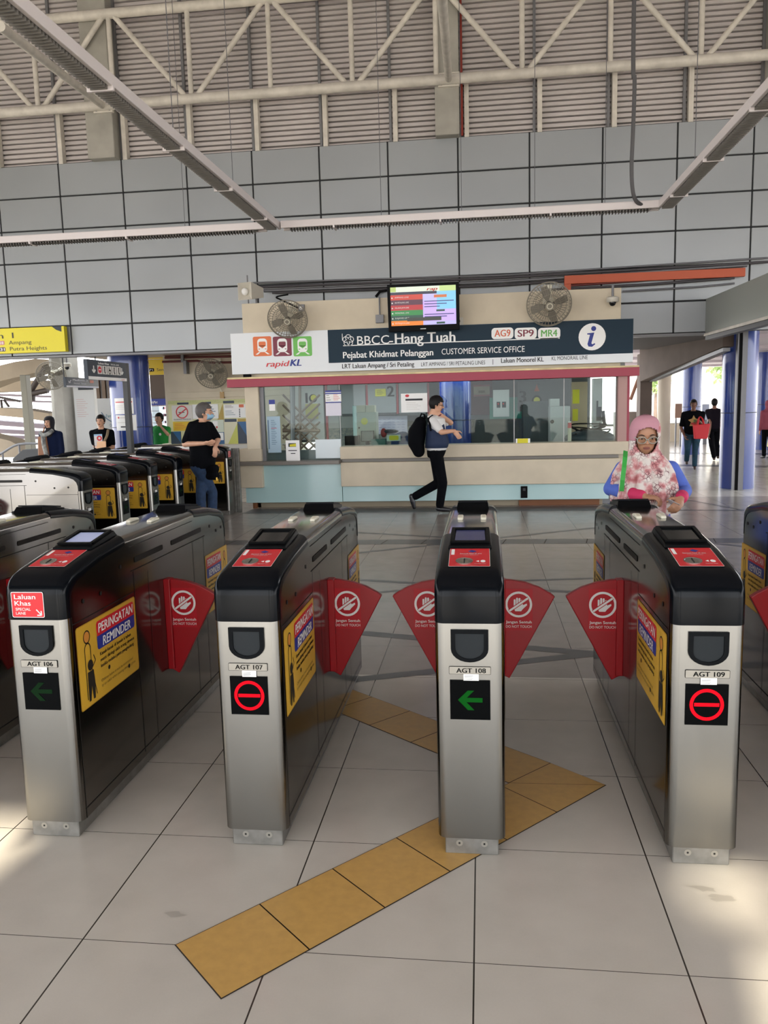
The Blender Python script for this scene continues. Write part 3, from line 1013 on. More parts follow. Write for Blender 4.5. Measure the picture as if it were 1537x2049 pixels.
for i, (x, num, led, lab, scr) in enumerate(specs):
    gt = proto if i == 0 else copy_tree(proto)
    gt.location = (x, YG, 0)
    relabel(gt, lab)
    gt['group'] = GROUPF
    gates.append(gt)
bank = []
blabs = ['steel ticket gate without screen, nearest of the far row', 'steel ticket gate of the far row, second behind the screenless one', 'steel ticket gate of the far row, third behind the screenless one', 'steel ticket gate of the far row just beside the man in the black polo', 'steel ticket gate of the far row hidden behind the man in the black polo', 'steel ticket gate of the far row behind the man, with a red special lane sign']
for i, y in enumerate((7.06, 7.85, 8.64, 9.42, 10.21, 11.42)):
    gt = copy_tree(proto)
    gt.location = (-3.755, y + 0.1, 0)
    gt.rotation_euler = (0, 0, PI / 2)
    relabel(gt, blabs[i])
    gt['group'] = 'ticket gates of the far row'
    bank.append(gt)
for gt, (x, num, led, lab, scr) in zip(gates, specs):
    front_marks(gt, num or 'AGT 105', led or 'red', special=(num == 'AGT 106'), scr=scr)
for i, gt in enumerate(bank):
    front_marks(gt, 'AGT 10%d' % (i + 1), 'dim', special=(i == 5))
def prune(gt, names, front=None):
    for ch in list(gt.children_recursive):
        b = ch.name.split('.')[0]
        if b in names:
            ys = [v.co.y for v in ch.data.vertices]
            if front is None or (front and min(ys) < 0.9) or (front is False and min(ys) > 0.9):
                for c2 in list(ch.children_recursive):
                    bpy.data.objects.remove(c2)
                bpy.data.objects.remove(ch)
                return prune(gt, names, front)
prune(bank[0], ('screen_bezel', 'reader_sticker', 'warning_sticker', 'special_lane_sign'), True)
# ------------------------------------------------------------------ customer service office
FASC = mat('crimson fascia', '9c2f45', 0.45)
SIGNW = mat('white sign face', 'dfe3e6', 0.35)
SIGND = mat('dark slate sign face', '1f3240', 0.4, spec=.12)
AQUA = mat('pale aqua glass cladding', 'b3d2d2', 0.12, coat=0.5)
LEDGE = mat('grey stone ledge', '77716a', 0.35)
TIMBER = mat('brown timber', '7a4a28', 0.6)
CREAM = mat('cream flashing', 'd9c79a', 0.6, var=0.2, vscale=5)
GREYW = mat('grey partition', '8f9094', 0.5)
LGREY = mat('light grey cabinet', 'b9bab8', 0.45)
GLASS = glass_mat('counter glass', 'e6efed', 0.05)
off = thing('service_office', 'beige customer service office with glazed counter, crimson fascia and aqua base', 'office', (0, 12, 0))
OY = 12.0
def ob(name, boxes, bevel=0.004, smooth=None, parent=off):
    q = MB(Matrix.Translation((0, -OY, 0)))
    for b in boxes:
        q.box(*b)
    return q.build(name, parent, bevel=bevel)
ob('base_cladding', [(-3.69, -2.155, 12.04, 12.1, 0.10, 0.70, AQUA), (-2.15, 1.87, 12.06, 12.12, 0.10, 0.35, AQUA)])
ob('kick_recess', [(-3.6, 1.8, 12.2, 12.25, 0.0, 0.10, mat('kick board', '9a8d78', 0.7)), (0.55, 1.75, 12.17, 12.2, 0.0, 0.085, TIMBER), (-3.62, -3.55, 12.15, 12.3, 0, 0.1, TIMBER)])
ob('lower_counter', [(-2.155, 2.02, 11.97, 12.3, 0.345, 0.713, BEIGE), (-3.76, -3.385, 11.95, 12.4, 0.345, 0.70, BEIGE)], 0.008)
ob('ledge', [(-3.8, -2.155, 11.86, 12.25, 0.70, 0.755, LEDGE), (-2.155, 2.0, 12.03, 12.3, 0.713, 0.767, LEDGE)], 0.006)
ob('upper_counter', [(-2.155, 2.13, 11.97, 12.35, 0.767, 0.957, BEIGE), (-3.785, -3.385, 11.95, 12.4, 0.757, 0.945, BEIGE)], 0.008)
ob('pillar', [(-3.61, -3.395, 11.96, 12.2, 0.945, 1.90, BEIGE)], 0.006)
ob('pillar', [(1.97, 2.10, 11.98, 12.2, 0.957, 1.90, mat('rose painted frame', 'b08a84', 0.5)), (2.10, 2.14, 12.0, 12.2, 0.957, 1.9, FASC)], 0.004)
ob('window_frame', [(-3.395, -3.33, 12.02, 12.1, 0.755, 1.89, MGREY)], 0.003)
fa = ob('fascia', [(-3.85, 2.245, 11.86, 12.2, 1.897, 2.018, FASC), (-3.84, 2.24, 11.85, 12.2, 2.018, 2.045, CREAM)], 0.003)
ob('upper_wall', [(-3.6, 2.0, 12.0, 12.9, 2.045, 3.15, BEIGE)], 0.006)
for (xa, xb, zb) in ((-3.33, -2.155, 0.757), (-2.145, -0.62, 0.96), (-0.60, 0.47, 0.96), (0.49, 1.2, 0.96), (1.215, 1.965, 0.96)):
    ob('glass_pane', [(xa, xb, 12.055, 12.063, zb, 1.897, GLASS)], 0)
for x in (-2.15, 0.48, 1.207):
    ob('mullion', [(x - 0.006, x + 0.006, 12.05, 12.07, 0.96, 1.897, LGREY)], 0)
ob('side_wall', [(1.98, 2.1, 12.2, 15.6, 0.0, 0.957, BEIGE), (-3.6, -3.5, 12.2, 15.6, 0.0, 0.9, BEIGE), (-3.6, 2.1, 12.3, 12.36, 0.0, 0.9, GREYW)], 0)
ob('roof_slab', [(-3.6, 2.1, 12.2, 15.7, 2.05, 2.2, GREYW)], 0)
YB = 14.7
back = ob('back_partition', [(-2.9, -0.35, YB, YB + 0.08, 0, 1.16, mat('mottled notice wall', 'a9a79c', 0.6, hex2='6d7a80', vscale=26)), (-2.9, -2.1, YB, YB + 0.08, 1.16, 2.05, LGREY), (-2.9, 2.0, YB + 0.5, YB + 0.58, 0, 2.05, mat('dim grey back wall', '5b5e60', 0.6))], 0)
# panels with red strips and the window numbers hanging inside
def wpt(px, py, Y):
    return at(px, py, Y)
def px_box(q, px0, py0, px1, py1, Y, th, m, floor=False):
    mx_ = (px0 + px1) / 2
    a, b_ = at(px0, py1, Y), at(px1, py0, Y)
    a.z, b_.z = at(mx_, py1, Y).z, at(mx_, py0, Y).z
    if floor: a.z = 0
    q.box(min(a.x, b_.x), max(a.x, b_.x), Y, Y + th, min(a.z, b_.z), max(a.z, b_.z), m)
    return plane_m((min(a.x, b_.x), Y - 0.001, min(a.z, b_.z)), (1, 0, 0), (0, 0, 1)), abs(b_.x - a.x), abs(b_.z - a.z)
def px_thing(name, label, cat, px0, py0, px1, py1, Y, th, m, draw=None, group=None, bevel=0.003, floor=False):
    c = at((px0 + px1) / 2, py1, Y)
    t = thing(name, label, cat, (c.x, Y, c.z), 0, group)
    q = MB(Matrix.Translation((-c.x, -Y, -c.z)))
    D, w, h = px_box(q, px0, py0, px1, py1, Y, th, m, floor)
    q.build('board', t, bevel=bevel)
    if draw:
        q = MB(Matrix.Translation((-c.x, -Y, -c.z)))
        draw(q, D, w, h)
        q.build('print', t)
    return t
def lines(q, D, x0, y0, w, n, dy, m=GREYP, h=0.006):
    for k in range(n):
        q.rect(D, x0, y0 - k * dy, x0 + w * (0.6 + 0.4 * ((k * 7) % 5) / 5), y0 - k * dy + h, m, 3, 0.001)
YP = 14.2
REDS = mat('red trim strip', '9a2631', 0.4)
DARKB = mat('dark blue grey ink', '22262c', 0.6)
YNOTE = mat('yellow notice', 'd8cf1f', 0.5)
for (a, b_, top, bot, lab, num) in ((590, 650, 768, 880, 'grey ticket window panel marked 1 behind the counter glass', '1'), (685, 732, 770, 828, 'plain grey ticket window panel between windows 1 and 2', None), (737, 793, 768, 826, 'grey ticket window panel marked 2 with a yellow notice', '2'), (799, 855, 766, 826, 'grey ticket window panel holding a white notice', None)):
    def dr(q, D, w, h, num=num):
        if num:
            q.text(D, num, w * (0.80 if num == '2' else 0.42), h * (0.56 if num == '2' else 0.66), 0.18, BLACK, al='C', lay=2, e=0.001, bold=0.03)
        if num == '1':
            q.disc(D, w * 0.62, h * 0.74, 0.075, BLACK, 1, 0.001); q.disc(D, w * 0.64, h * 0.75, 0.055, YNOTE, 2, 0.001)
    t = px_thing('window_panel', lab, 'panel', a, top, b_, bot, YP, 0.05, LGREY if num == '1' else GREYW, dr, 'panels of the ticket windows')
    q = MB(Matrix.Translation(-t.location))
    px_box(q, b_ + 0.3, top, b_ + 3.5, bot + 2, YP, 0.06, REDS); px_box(q, a, bot, b_, bot + 5, YP - 0.01, 0.07, DGREY)
    q.build('red_strip', t)
px_thing('notice', 'yellow notice on the ticket window panel marked 2', 'notice', 751, 778, 772, 793, YP - 0.02, 0.012, YNOTE, lambda q, D, w, h: lines(q, D, w * 0.15, h * 0.75, w * 0.7, 4, h * 0.17, INKG))
px_thing('notice', 'white notice with a red badge above the walking man', 'notice', 803, 787, 855, 825, 12.0 + 0.02, 0.008, WHITE, lambda q, D, w, h: (q.disc(D, w * 0.24, h * 0.88, 0.03, REDP, 2, 0.001, ry=0.02), q.rect(D, w * 0.17, h * 0.62, w * 0.82, h * 0.72, DARKB, 2, 0.001), lines(q, D, w * 0.2, h * 0.5, w * 0.6, 5, h * 0.09)))
px_thing('notice', 'blue and white timetable notice on the left window glass', 'notice', 651.5, 781, 682.5, 806, 12.03, 0.006, WHITE, lambda q, D, w, h: (q.rect(D, 0, h * 0.86, w, h, BLUP, 2, 0.001), q.rect(D, 0, h * 0.7, w, h * 0.8, BLUP, 2, 0.001), q.rect(D, 0, 0, w, h * 0.08, BLUP, 2, 0.001), lines(q, D, w * 0.5, h * 0.6, w * 0.45, 4, h * 0.13, REDP), lines(q, D, w * 0.06, h * 0.58, w * 0.3, 3, h * 0.18, DARKB)))
px_thing('paper_sheet', 'blank white paper taped below the timetable notice', 'paper', 652.5, 806.5, 682.5, 832, 12.03, 0.004, mat('plain paper', 'dedbe6', 0.6))
px_thing('poster', 'tall pale blue price list standing in the left window', 'poster', 537, 833, 560, 906, 12.03, 0.01, mat('pale blue sheet', '9db6c6', 0.4), lambda q, D, w, h: (lines(q, D, w * 0.3, h * 0.88, w * 0.45, 14, h * 0.05, mat('soft blue ink', '60788c', 0.6), 0.008), q.rect(D, w * 0.05, h * 0.1, w * 0.14, h * 0.9, mat('soft blue ink', '60788c', 0.6), 2, 0.001), q.rect(D, w * 0.3, h * 0.67, w * 0.75, h * 0.68, REDP, 4, 0.001)))
px_thing('sticker', 'blue and white sticker on the left window glass above the price list', 'sticker', 539, 800, 550, 822, 12.04, 0.004, WHITE, lambda q, D, w, h: q.rect(D, 0, h * 0.6, w, h, BLUP, 2, 0.001))
px_thing('notice', 'white card notice with yellow picture on the low ledge', 'notice', 573, 881, 599, 922, 11.98, 0.01, WHITE, lambda q, D, w, h: (q.rect(D, w * 0.2, h * 0.68, w * 0.75, h * 0.86, NAVY, 2, 0.001), q.flat(D, [(w * 0.3, h * 0.7), (w * 0.75, h * 0.7), (w * 0.75, h * 0.84), (w * 0.3, h * 0.8)], YNOTE, 3, 0.001), q.rect(D, w * 0.18, h * 0.48, w * 0.8, h * 0.52, DARKB, 2, 0.001), q.rect(D, w * 0.35, h * 0.34, w * 0.68, h * 0.38, DARKB, 2, 0.001)))
px_thing('paper_sheet', 'wide blank white sheet at the foot of the left window', 'paper', 632, 879, 682, 917, 12.03, 0.006, mat('bright paper', 'dbe6ea', 0.3))
px_thing('notice', 'yellow hanging plan sheet behind the left window', 'notice', 612, 808, 636, 838, YP - 0.05, 0.01, mat('olive yellow sheet', 'b5ae5c', 0.6))
px_thing('picture_frame', 'framed picture on the red wall inside the office', 'picture', 948, 770, 980, 793, 14.9, 0.03, mat('pale picture', 'b3a48a', 0.6), lambda q, D, w, h: (q.rect(D, 0, 0, w, 0.03, REDS, 2, .001), q.rect(D, 0, h - 0.03, w, h, REDS, 2, .001), q.rect(D, w * .3, h * .3, w * .7, h * .5, INKG, 2, .001)))
px_thing('red_board', 'dark red wall board behind the blue column in the office', 'board', 943, 762, 985, 830, 15.0, 0.05, mat('dark red board', '5c1c22', 0.6))
px_thing('control_cabinet', 'white control cabinet with two small displays inside the office', 'cabinet', 987, 780, 1019, 834, 14.0, 0.25, LGREY, lambda q, D, w, h: (q.rect(D, w * .22, h * .34, w * .45, h * .56, BLACK, 2, .001), q.rect(D, w * .55, h * .34, w * .8, h * .56, BLACK, 2, .001), q.rect(D, w * .3, h * .46, w * .34, h * .5, LEDR, 3, .001), q.rect(D, w * .62, h * .46, w * .66, h * .5, LEDR, 3, .001)))
px_thing('wall_sheet', 'green tinted sheet hanging inside the office', 'sheet', 980, 795, 1045, 838, 14.6, 0.02, mat('teal sheet', '1f8f7c', 0.4))
px_thing('locker', 'dark grey locker inside the office', 'locker', 1047, 803, 1100, 885, 13.6, 0.5, mat('dark locker', '3d4043', 0.5))
t3 = px_thing('window_panel', 'dark ticket window panel marked 3 inside the office', 'panel', 1036, 762, 1140, 822, 14.5, 0.03, mat('dark panel', '4a4c4e', 0.5), lambda q, D, w, h: (q.text(D, '3', w * .1, h * .3, 0.2, BLACK, al='C', lay=3, e=.001, bold=.03), q.disc(D, w * .37, h * .36, 0.085, BLACK, 2, .001), q.disc(D, w * .37, h * .36, 0.055, YNOTE, 3, .001), q.flat(D, [(w * .32, h * .66), (w * .42, h * .66), (w * .37, h * .9)], ORANGE, 3, .001)), 'panels of the ticket windows')
px_thing('cabinet', 'light grey steel cabinet beside the dark locker in the office', 'cabinet', 1101, 813, 1141, 885, 13.2, 0.4, LGREY, lambda q, D, w, h: (q.disc(D, w * .1, h * .58, 0.03, BLACK, 2, .001),))
px_thing('cabinet_carton', 'pale carton on top of the light grey office cabinet', 'box', 1101, 798, 1120, 813, 13.2, 0.3, LGREY)
px_thing('office_board', 'beige noticeboard with yellow notes at the right of the office', 'board', 1143, 764, 1176, 872, 13.7, 0.04, mat('beige board', 'b9a487', 0.6), lambda q, D, w, h: (q.rect(D, w * .08, h * .6, w * .5, h * .86, YNOTE, 2, .001), q.rect(D, w * .08, h * .28, w * .42, h * .5, YNOTE, 2, .001)))
px_thing('upright_mullion', 'pale upright window post at the right end of the office', 'frame', 1187, 757, 1206, 880, 12.9, 0.2, LGREY)
px_thing('notice', 'yellow strip notice on the counter below the dark locker', 'notice', 1032, 877.5, 1061, 886.5, 11.99, 0.006, WHITE, lambda q, D, w, h: q.rect(D, w * .12, 0.0, w * .85, h, YNOTE, 2, .001))
px_thing('ticket_machine', 'pale grey equipment box with round yellow label behind the counter', 'machine', 716, 825, 752, 893, 12.75, 0.3, mat('grey green enamel', 'b5b8aa', 0.5), lambda q, D, w, h: (q.disc(D, w * .39, h * .74, 0.055, YNOTE, 2, .001), q.disc(D, w * .1, h * .55, 0.015, BLACK, 2, .001)))
px_thing('paper_box', 'cream card box on top of the labelled equipment box, larger', 'box', 713, 811, 731, 825, 12.8, 0.2, mat('cream card', 'c9c3ae', 0.6))
px_thing('paper_box', 'cream card box on top of the labelled equipment box, smaller', 'box', 732, 811, 749.5, 825, 12.8, 0.2, mat('cream card', 'c9c3ae', 0.6))
mon = px_thing('monitor', 'small black monitor on the desk before the labelled equipment box', 'monitor', 723, 862, 748, 884, 12.5, 0.04, BEZ, lambda q, D, w, h: q.rect(D, w * .05, h * .08, w * .95, h * .95, SCRD, 2, .001))
q = MB(Matrix.Translation(-mon.location)); a = at(735, 884, 12.5); q.box(a.x - .03, a.x + .03, 12.51, 12.55, 0.86, a.z, BEZ); q.build('stand', mon)
px_thing('printer', 'black receipt printer on the desk by the left glass edge', 'printer', 690, 872, 716, 891, 12.5, 0.2, BEZ)
px_thing('file_box', 'green file box lying on the counter', 'box', 743, 879, 771, 891, 12.4, 0.2, mat('green file', '3f6e66', 0.5))
px_thing('notice', 'small yellow notice card standing on the counter behind the glass', 'notice', 774, 870, 801.5, 882.5, 12.3, 0.01, mat('mint card', 'c8d6c8', 0.5), lambda q, D, w, h: q.rrect(D, w * .18, h * .15, w * .86, h * .88, .02, YNOTE, 2, .001))
px_thing('glass_leaf', 'clear glass leaf standing at the left of the counter opening', 'glass', 707, 812, 713, 872, 12.3, 0.01, mat('edge lit acrylic', 'b9d3d6', 0.1))
px_thing('noticeboard', 'pale lilac planner board on the office back wall', 'board', 755, 832, 815, 868, 14.3, 0.02, mat('lilac planner', 'b9b6c9', 0.6), lambda q, D, w, h: [lines(q, D, w * .06 + i * w * .15, h * .8, w * .12, 5, h * .15, mat('lilac ink', '8a86a8', .6)) for i in range(6)])
# blue seat back, red cap, water bottle on the counter
a = at(806, 890, 12.5)
q = MB(); q.prism([(0.19 * math.cos(t), 0.21 * math.sin(t)) for t in [PI * i / 12 for i in range(13)]], 12.5, 12.56, mat('blue seat fabric', '1f3c6e', .6), 'y', Matrix.Translation((a.x, 0, a.z)))
tag(q.build('chair_back', bevel=.01), 'round blue chair back behind the counter left of the walking man', 'chair')
a = at(768, 866, 12.6)
q = MB(); q.ell((0, 0, 0), (.05, .05, .075), mat('red cloth', '9c3b3b', .7)); q.ell((.1, 0, .02), (.14, .06, .035), mat('dark cloth', '3b3a44', .7)); q.M = Matrix(); 
o = q.build('cap_bundle', smooth=60); o.location = a; tag(o, 'red and black cap lying on the counter equipment', 'cap')
a = at(822, 870, 12.45)
q = MB(); q.lathe([(.045, -.12), (.05, -.1), (.05, .06), (.035, .1), (.022, .12), (.022, .16), (.0, .16)], glass_mat('blue bottle plastic', '8fb3e0', .2), 14)
o = q.build('water_bottle', smooth=40); o.location = (a.x, 12.45, 1.08); tag(o, 'blue plastic water bottle behind the walking man', 'bottle')
a = at(1140, 866, 12.3)
q = MB(); q.cyl((0, 0, 0), (0, 0, .2), .028, mat('cream can', 'cfc7ad', .4)); q.cyl((0, 0, .2), (0, 0, .28), .028, REDP); q.cyl((0, 0, .28), (0, 0, .3), .02, WHITE)
o = q.build('spray_can', smooth=40); o.location = (a.x, 12.3, 0.957); tag(o, 'cream spray can with red cap on the counter', 'can')
# telephone on the right and dark machinery below it
m_ = px_thing('wall_terminal', 'slim black wall terminal with handset at the right of the office', 'terminal', 1194, 802, 1204, 842, 12.7, 0.05, BEZ, lambda q, D, w, h: q.rect(D, w * .3, h * .7, w, h, LGREY, 2, .001))
q = MB(Matrix.Translation(-m_.location)); q.tube(spline([at(1204, 835, 12.66), at(1208, 850, 12.66), at(1202, 852, 12.66), at(1200, 846, 12.66)]), .012, BEZ, 6); q.tube([at(1207, 822, 12.66), at(1210, 850, 12.66)], .025, BEZ, 8); q.build('handset', m_, smooth=50)
q = MB(); a = at(1180, 875, 12.5)
for k in range(9):
    r_ = random.Random(k)
    q.tube(spline([(a.x - .3 + r_.random() * .6, 12.4 + r_.random() * .3, .96 + r_.random() * .25) for _ in range(4)]), .012, BEZ, 5)
q.ell((a.x, 12.5, .99), (.38, .15, .13), mat('dark blue bag', '24343e', .5))
tag(q.build('bag', smooth=50), 'dark blue holdall with black straps at the right end of the counter', 'bag')
# blue column inside the office
BLUEC = mat('glossy blue column', '253f8c', 0.22, coat=0.5, var=0.05, vscale=1.2)
DARKJ = mat('column joint', '16203a', 0.6)
def blue_column(cx, cy, r, z1, label, parent=None, zj=1.28):
    t = struct(thing('column', label, 'column', (cx, cy, 0)))
    q = MB(); q.cyl((0, 0, 0), (0, 0, z1), r, BLUEC, 48); q.build('shaft', t, smooth=40)
    q = MB(); q.cyl((0, 0, zj), (0, 0, zj + 0.012), r + 0.002, DARKJ, 48); q.build('joint', t, smooth=40)
    return t
a, b_ = at(879, 800, 13.6), at(943, 800, 13.6)
blue_column((a.x + b_.x) / 2, 13.6, (b_.x - a.x) / 2, 2.05, 'glossy blue column inside the office behind the walking man')
# desk line inside
q = MB(); q.box(-2.1, 1.9, 12.3, 12.85, 0.83, 0.86, GREYW); q.box(-2.1, -2.05, 12.36, 12.8, 0, .83, GREYW); q.box(1.85, 1.9, 12.36, 12.8, 0, .83, GREYW); q.box(-.1, -.05, 12.36, 12.8, 0, .83, GREYW)
tag(q.build('counter_desk'), 'long grey work desk behind the counter glass', 'desk')
lt = bpy.data.lights.new('office_fill_light', 'AREA'); lt.shape = 'RECTANGLE'; lt.size = 3.6; lt.size_y = 0.3; lt.energy = 22  # unseen area lamps, this and the next, added to brighten the office interior
lo = bpy.data.objects.new('office_fill_light', lt); COL.objects.link(lo); lo.location = (-1.4, 13.3, 2.02)
lt2 = bpy.data.lights.new('office_fill_light', 'AREA'); lt2.shape = 'RECTANGLE'; lt2.size = 1.0; lt2.size_y = 0.3; lt2.energy = 2
lo2 = bpy.data.objects.new('office_fill_light', lt2); COL.objects.link(lo2); lo2.location = (1.2, 13.0, 2.02)
# lattice seen through the left window
q = MB()
LAT = mat('bronze lattice', '6e5d50', .5)
xa, xb = at(565, 850, 15.3).x, at(640, 850, 15.3).x
def lat(p, q_):
    a, b_ = at(*p, 13.9), at(*q_, 13.9)
    q.cyl(a, b_, .02, LAT, 6)
for k in range(7):
    lat((566, 790 + k * 20), (566 + 70, 860 + k * 20)); lat((566, 860 + k * 18), (640, 790 + k * 18))
q.cyl(at(585, 770, 13.9), at(587, 920, 13.9), .045, MGREY, 10); q.cyl(at(566, 862, 13.9), at(640, 862, 13.9), .03, LAT, 8); q.cyl(at(600, 770, 13.9), at(601, 920, 13.9), .025, LAT, 8)
tag(q.build('lattice_screen', smooth=40), 'bronze diagonal lattice screen seen through the left window', 'screen')
# ---- the long sign
D = plane_m((0, 11.849, 0), (1, 0, 0), (0, 0, 1))
sg = thing('station_sign', 'long white and slate sign reading BBCC - Hang Tuah customer service office', 'sign', (0, 11.85, 2.09))
L0 = Matrix.Translation((0, -11.85, -2.09))
q = MB(L0); q.box(-3.755, 2.15, 11.85, 12.0, 2.09, 2.70, SIGNW); q.build('sign_box', sg, bevel=.004)
q = MB(L0); q.rect(D, -2.26, 2.215, 2.148, 2.698, SIGND, 1, .001); q.build('slate_panel', sg)
q = MB(L0)
def st(s, px0, px1, py, hpx, m, lay=2, **k):
    a, b_ = at(px0, py, 11.849), at(px1, py, 11.849)
    hh = (at(px0, py - hpx, 11.849) - a).length
    q.text(D, s, a.x, a.z, hh, m, w=b_.x - a.x, lay=lay, e=.001, **k)
st('BBCC', 715, 779, 690, 17, WHITE, bold=0.0)
st('-', 779.5, 786, 689, 17, WHITE, bold=.03)
st('Hang Tuah', 791, 911, 687.5, 20, WHITE, bold=.025)
st('Pejabat Khidmat Pelanggan', 687, 867, 717, 12.5, WHITE, bold=.022)
st('CUSTOMER SERVICE OFFICE', 884, 1050, 709.5, 11.5, WHITE)
st('LRT Laluan Ampang / Sri Petaling', 685, 829, 737.5, 9, BLACK, bold=.015)
st('LRT AMPANG / SRI PETALING LINES', 843, 971, 733, 7.5, DARKB)
st('|', 986, 987, 727, 8, DARKB)
st('Laluan Monorel KL', 1003, 1088, 726, 9, BLACK, bold=.015)
st('KL MONORAIL LINE', 1104, 1176, 721, 7.5, DARKB)
a, b_ = at(687, 699, 11.849), at(1120, 685, 11.849)
q.rect(D, a.x, 2.455, b_.x, 2.468, WHITE, 2, .001)
q.build('lettering', sg)
c = at(697, 681, 11.849)
q = MB(L0)
for k in range(5):
    t = PI / 2 + k * 2 * PI / 5
    q.ring(D, c.x + .042 * math.cos(t), c.z + .042 * math.sin(t), .036, .045, WHITE, 2, .001, 20)
q.stroke(D, [(c.x - .088, c.z + .1), (c.x - .088, c.z)], .009, WHITE, 2, .001)
q.build('emblem', sg)
for (px, s, hexc) in ((1005.5, 'AG9', 'd2603a'), (1052, 'SP9', '7a1f36'), (1099, 'MR4', '5fae4b')):
    a = at(px, 667, 11.849); q = MB(L0)
    q.rrect(D, a.x - .157, a.z - .08, a.x + .157, a.z + .08, .05, WHITE, 2, .001)
    q.text(D, s, a.x, a.z - .045, .095, mat('sign ' + s, hexc, .5), w=.225, al='C', lay=3, e=.001, bold=.02)
    q.build('line_badge', sg)
a = at(1185, 674, 11.849); q = MB(L0)
q.disc(D, a.x, a.z, .19, WHITE, 2, .001)
BL2 = mat('info blue', '1b2f86', .5)
q.disc(D, a.x + .02, a.z + .115, .035, BL2, 3, .001)
q.flat(D, [(a.x - .07, a.z + .05), (a.x + .03, a.z + .06), (a.x - .01, a.z - .09), (a.x + .005, a.z - .105), (a.x + .035, a.z - .09), (a.x + .045, a.z - .105), (a.x + .0, a.z - .14), (a.x - .05, a.z - .135), (a.x - .065, a.z - .10), (a.x - .03, a.z + .03), (a.x - .07, a.z + .035)], BL2, 3, .001)
q.build('emblem', sg)
for (px, hexc) in ((525, 'e0733f'), (565, '7a2a3e'), (605.5, '6dbb55')):
    a = at(px, 693, 11.849); q = MB(L0)
    mm = mat('train tile ' + hexc, hexc, .5)
    q.rrect(D, a.x - .142, a.z - .145, a.x + .142, a.z + .145, .025, mm, 1, .001)
    q.rrect(D, a.x - .075, a.z - .085, a.x + .075, a.z + .115, .05, WHITE, 2, .001)
    q.rrect(D, a.x - .055, a.z + .0, a.x + .055, a.z + .07, .02, mm, 3, .001)
    q.flat(D, [(a.x - .055, a.z + .01), (a.x, a.z - .03), (a.x + .055, a.z + .01)], mm, 3, .001)
    for s_ in (-1, 1):
        q.flat(D, [(a.x + s_ * .06, a.z - .085), (a.x + s_ * .11, a.z - .12), (a.x + s_ * .075, a.z - .12), (a.x + s_ * .03, a.z - .085)], WHITE, 2, .001)
        q.rect(D, a.x + s_ * .05 - .012, a.z - .045, a.x + s_ * .05 + .012, a.z - .033, mm, 3, .001)
    q.build('emblem', sg)
q = MB(L0)
st('rapid', 533, 580, 734, 11, REDP, bold=.02, shear=.25)
st('KL', 581, 603, 732.5, 13, BL2, bold=.04, shear=.25)
q.build('lettering', sg)
ob('sign_bracket', [(-3.6, -3.5, 11.9, 12.0, 2.045, 2.09, BLACK)], 0)
# ---- television
a = at(843, 669, 11.6)
tv = thing('television', 'black wall television showing coloured train line notices above the sign', 'television', a)
tl, tr_, br, bl = at(775, 579, 11.55), at(909.5, 575, 11.55), at(911, 657, 11.62), at(777.5, 668, 11.62)
M = plane_m(((tl.x + bl.x) / 2, 11.62, (bl.z + br.z) / 2), (1, 0, 0), (0, -0.12, 1))
w_, h_ = 1.02, 0.66
Li = Matrix.Translation(-a)
q = MB(Li @ M); q.box(0, w_, 0, h_, -0.09, 0, BEZ); q.build('housing', tv, bevel=.008)
q = MB(Li @ M); I = Matrix.Translation((0.045, 0.085, 0.0008))
sw_, sh_ = 0.93, 0.535
E_ = lambda n, h, e=.38: mat('tv ' + n, h, .3, emit=e)
q.rect(I, 0, 0, sw_, sh_, E_('lilac', 'b9b4ea'), 1)
q.rect(I, .45, .05, sw_, sh_ * .62, E_('violet', 'c3a9ee'), 2)
q.rect(I, .66, sh_ * .4, sw_, sh_ * .86, E_('sky', '7fc4ee'), 3)
q.rect(I, 0, sh_ * .86, sw_, sh_, E_('pale', 'd3dfcf'), 3)
q.rect(I, 0, sh_ * .88, .08, sh_, E_('lime', 'a9c070'), 4)
q.rect(I, .7, sh_ * .86, sw_, sh_, E_('lime2', 'b9d28a'), 4)
q.rect(I, 0, sh_ * .80, .66, sh_ * .87, E_('navy', '16203c', .3), 5)
for k, (hx, s) in enumerate((('b9382c', 'AMPANG LINE'), ('4a1f38', 'SRI PETALING LINE'), ('a8242e', 'KELANA JAYA LINE'), ('1f7a3c', 'MONORAIL LINE'), ('14433a', 'KAJANG LINE'), ('e07a22', 'PUTRAJAYA LINE'))):
    v1 = sh_ * (.80 - k * .134)
    q.rect(I, 0, max(0, v1 - sh_ * .134), .46, v1, E_(s, hx, .4), 5)
    q.text(I, s, .06, v1 - .045, .02, WHITE, w=.2, lay=6)
    q.disc(I, .022, v1 - .04, .011, WHITE, 6, n=10)
q.text(I, 'rap', .52, sh_ * .89, .04, REDP, w=.15, lay=6, bold=.03, shear=.3)
q.rect(I, .62, sh_ * .70, .80, sh_ * .77, E_('amber', 'c06a3a', .4), 6)
for k, v in enumerate((.6, .53, .46, .26, .2)):
    q.rect(I, .48, sh_ * v, .90 - .1 * (k % 3), sh_ * v + .012, E_('ink', '3a3a78', .1), 6)
q.rect(I, .23, sh_ * .11, .72, sh_ * .2, E_('bar', '2c3432', .1), 7)
q.rect(I, .65, sh_ * .34, .77, sh_ * .39, E_('dark green', '1f4d45', .2), 6); q.rect(I, .65, .01, .77, sh_ * .07, E_('dark green', '1f4d45', .2), 6)
q.build('screen', tv)
q = MB(Li @ M); q.rect(Matrix(), .46, .028, .54, .038, WHITE, 2); q.box(.4, .6, .2, .45, -.35, -.09, DGREY); q.build('mount', tv)
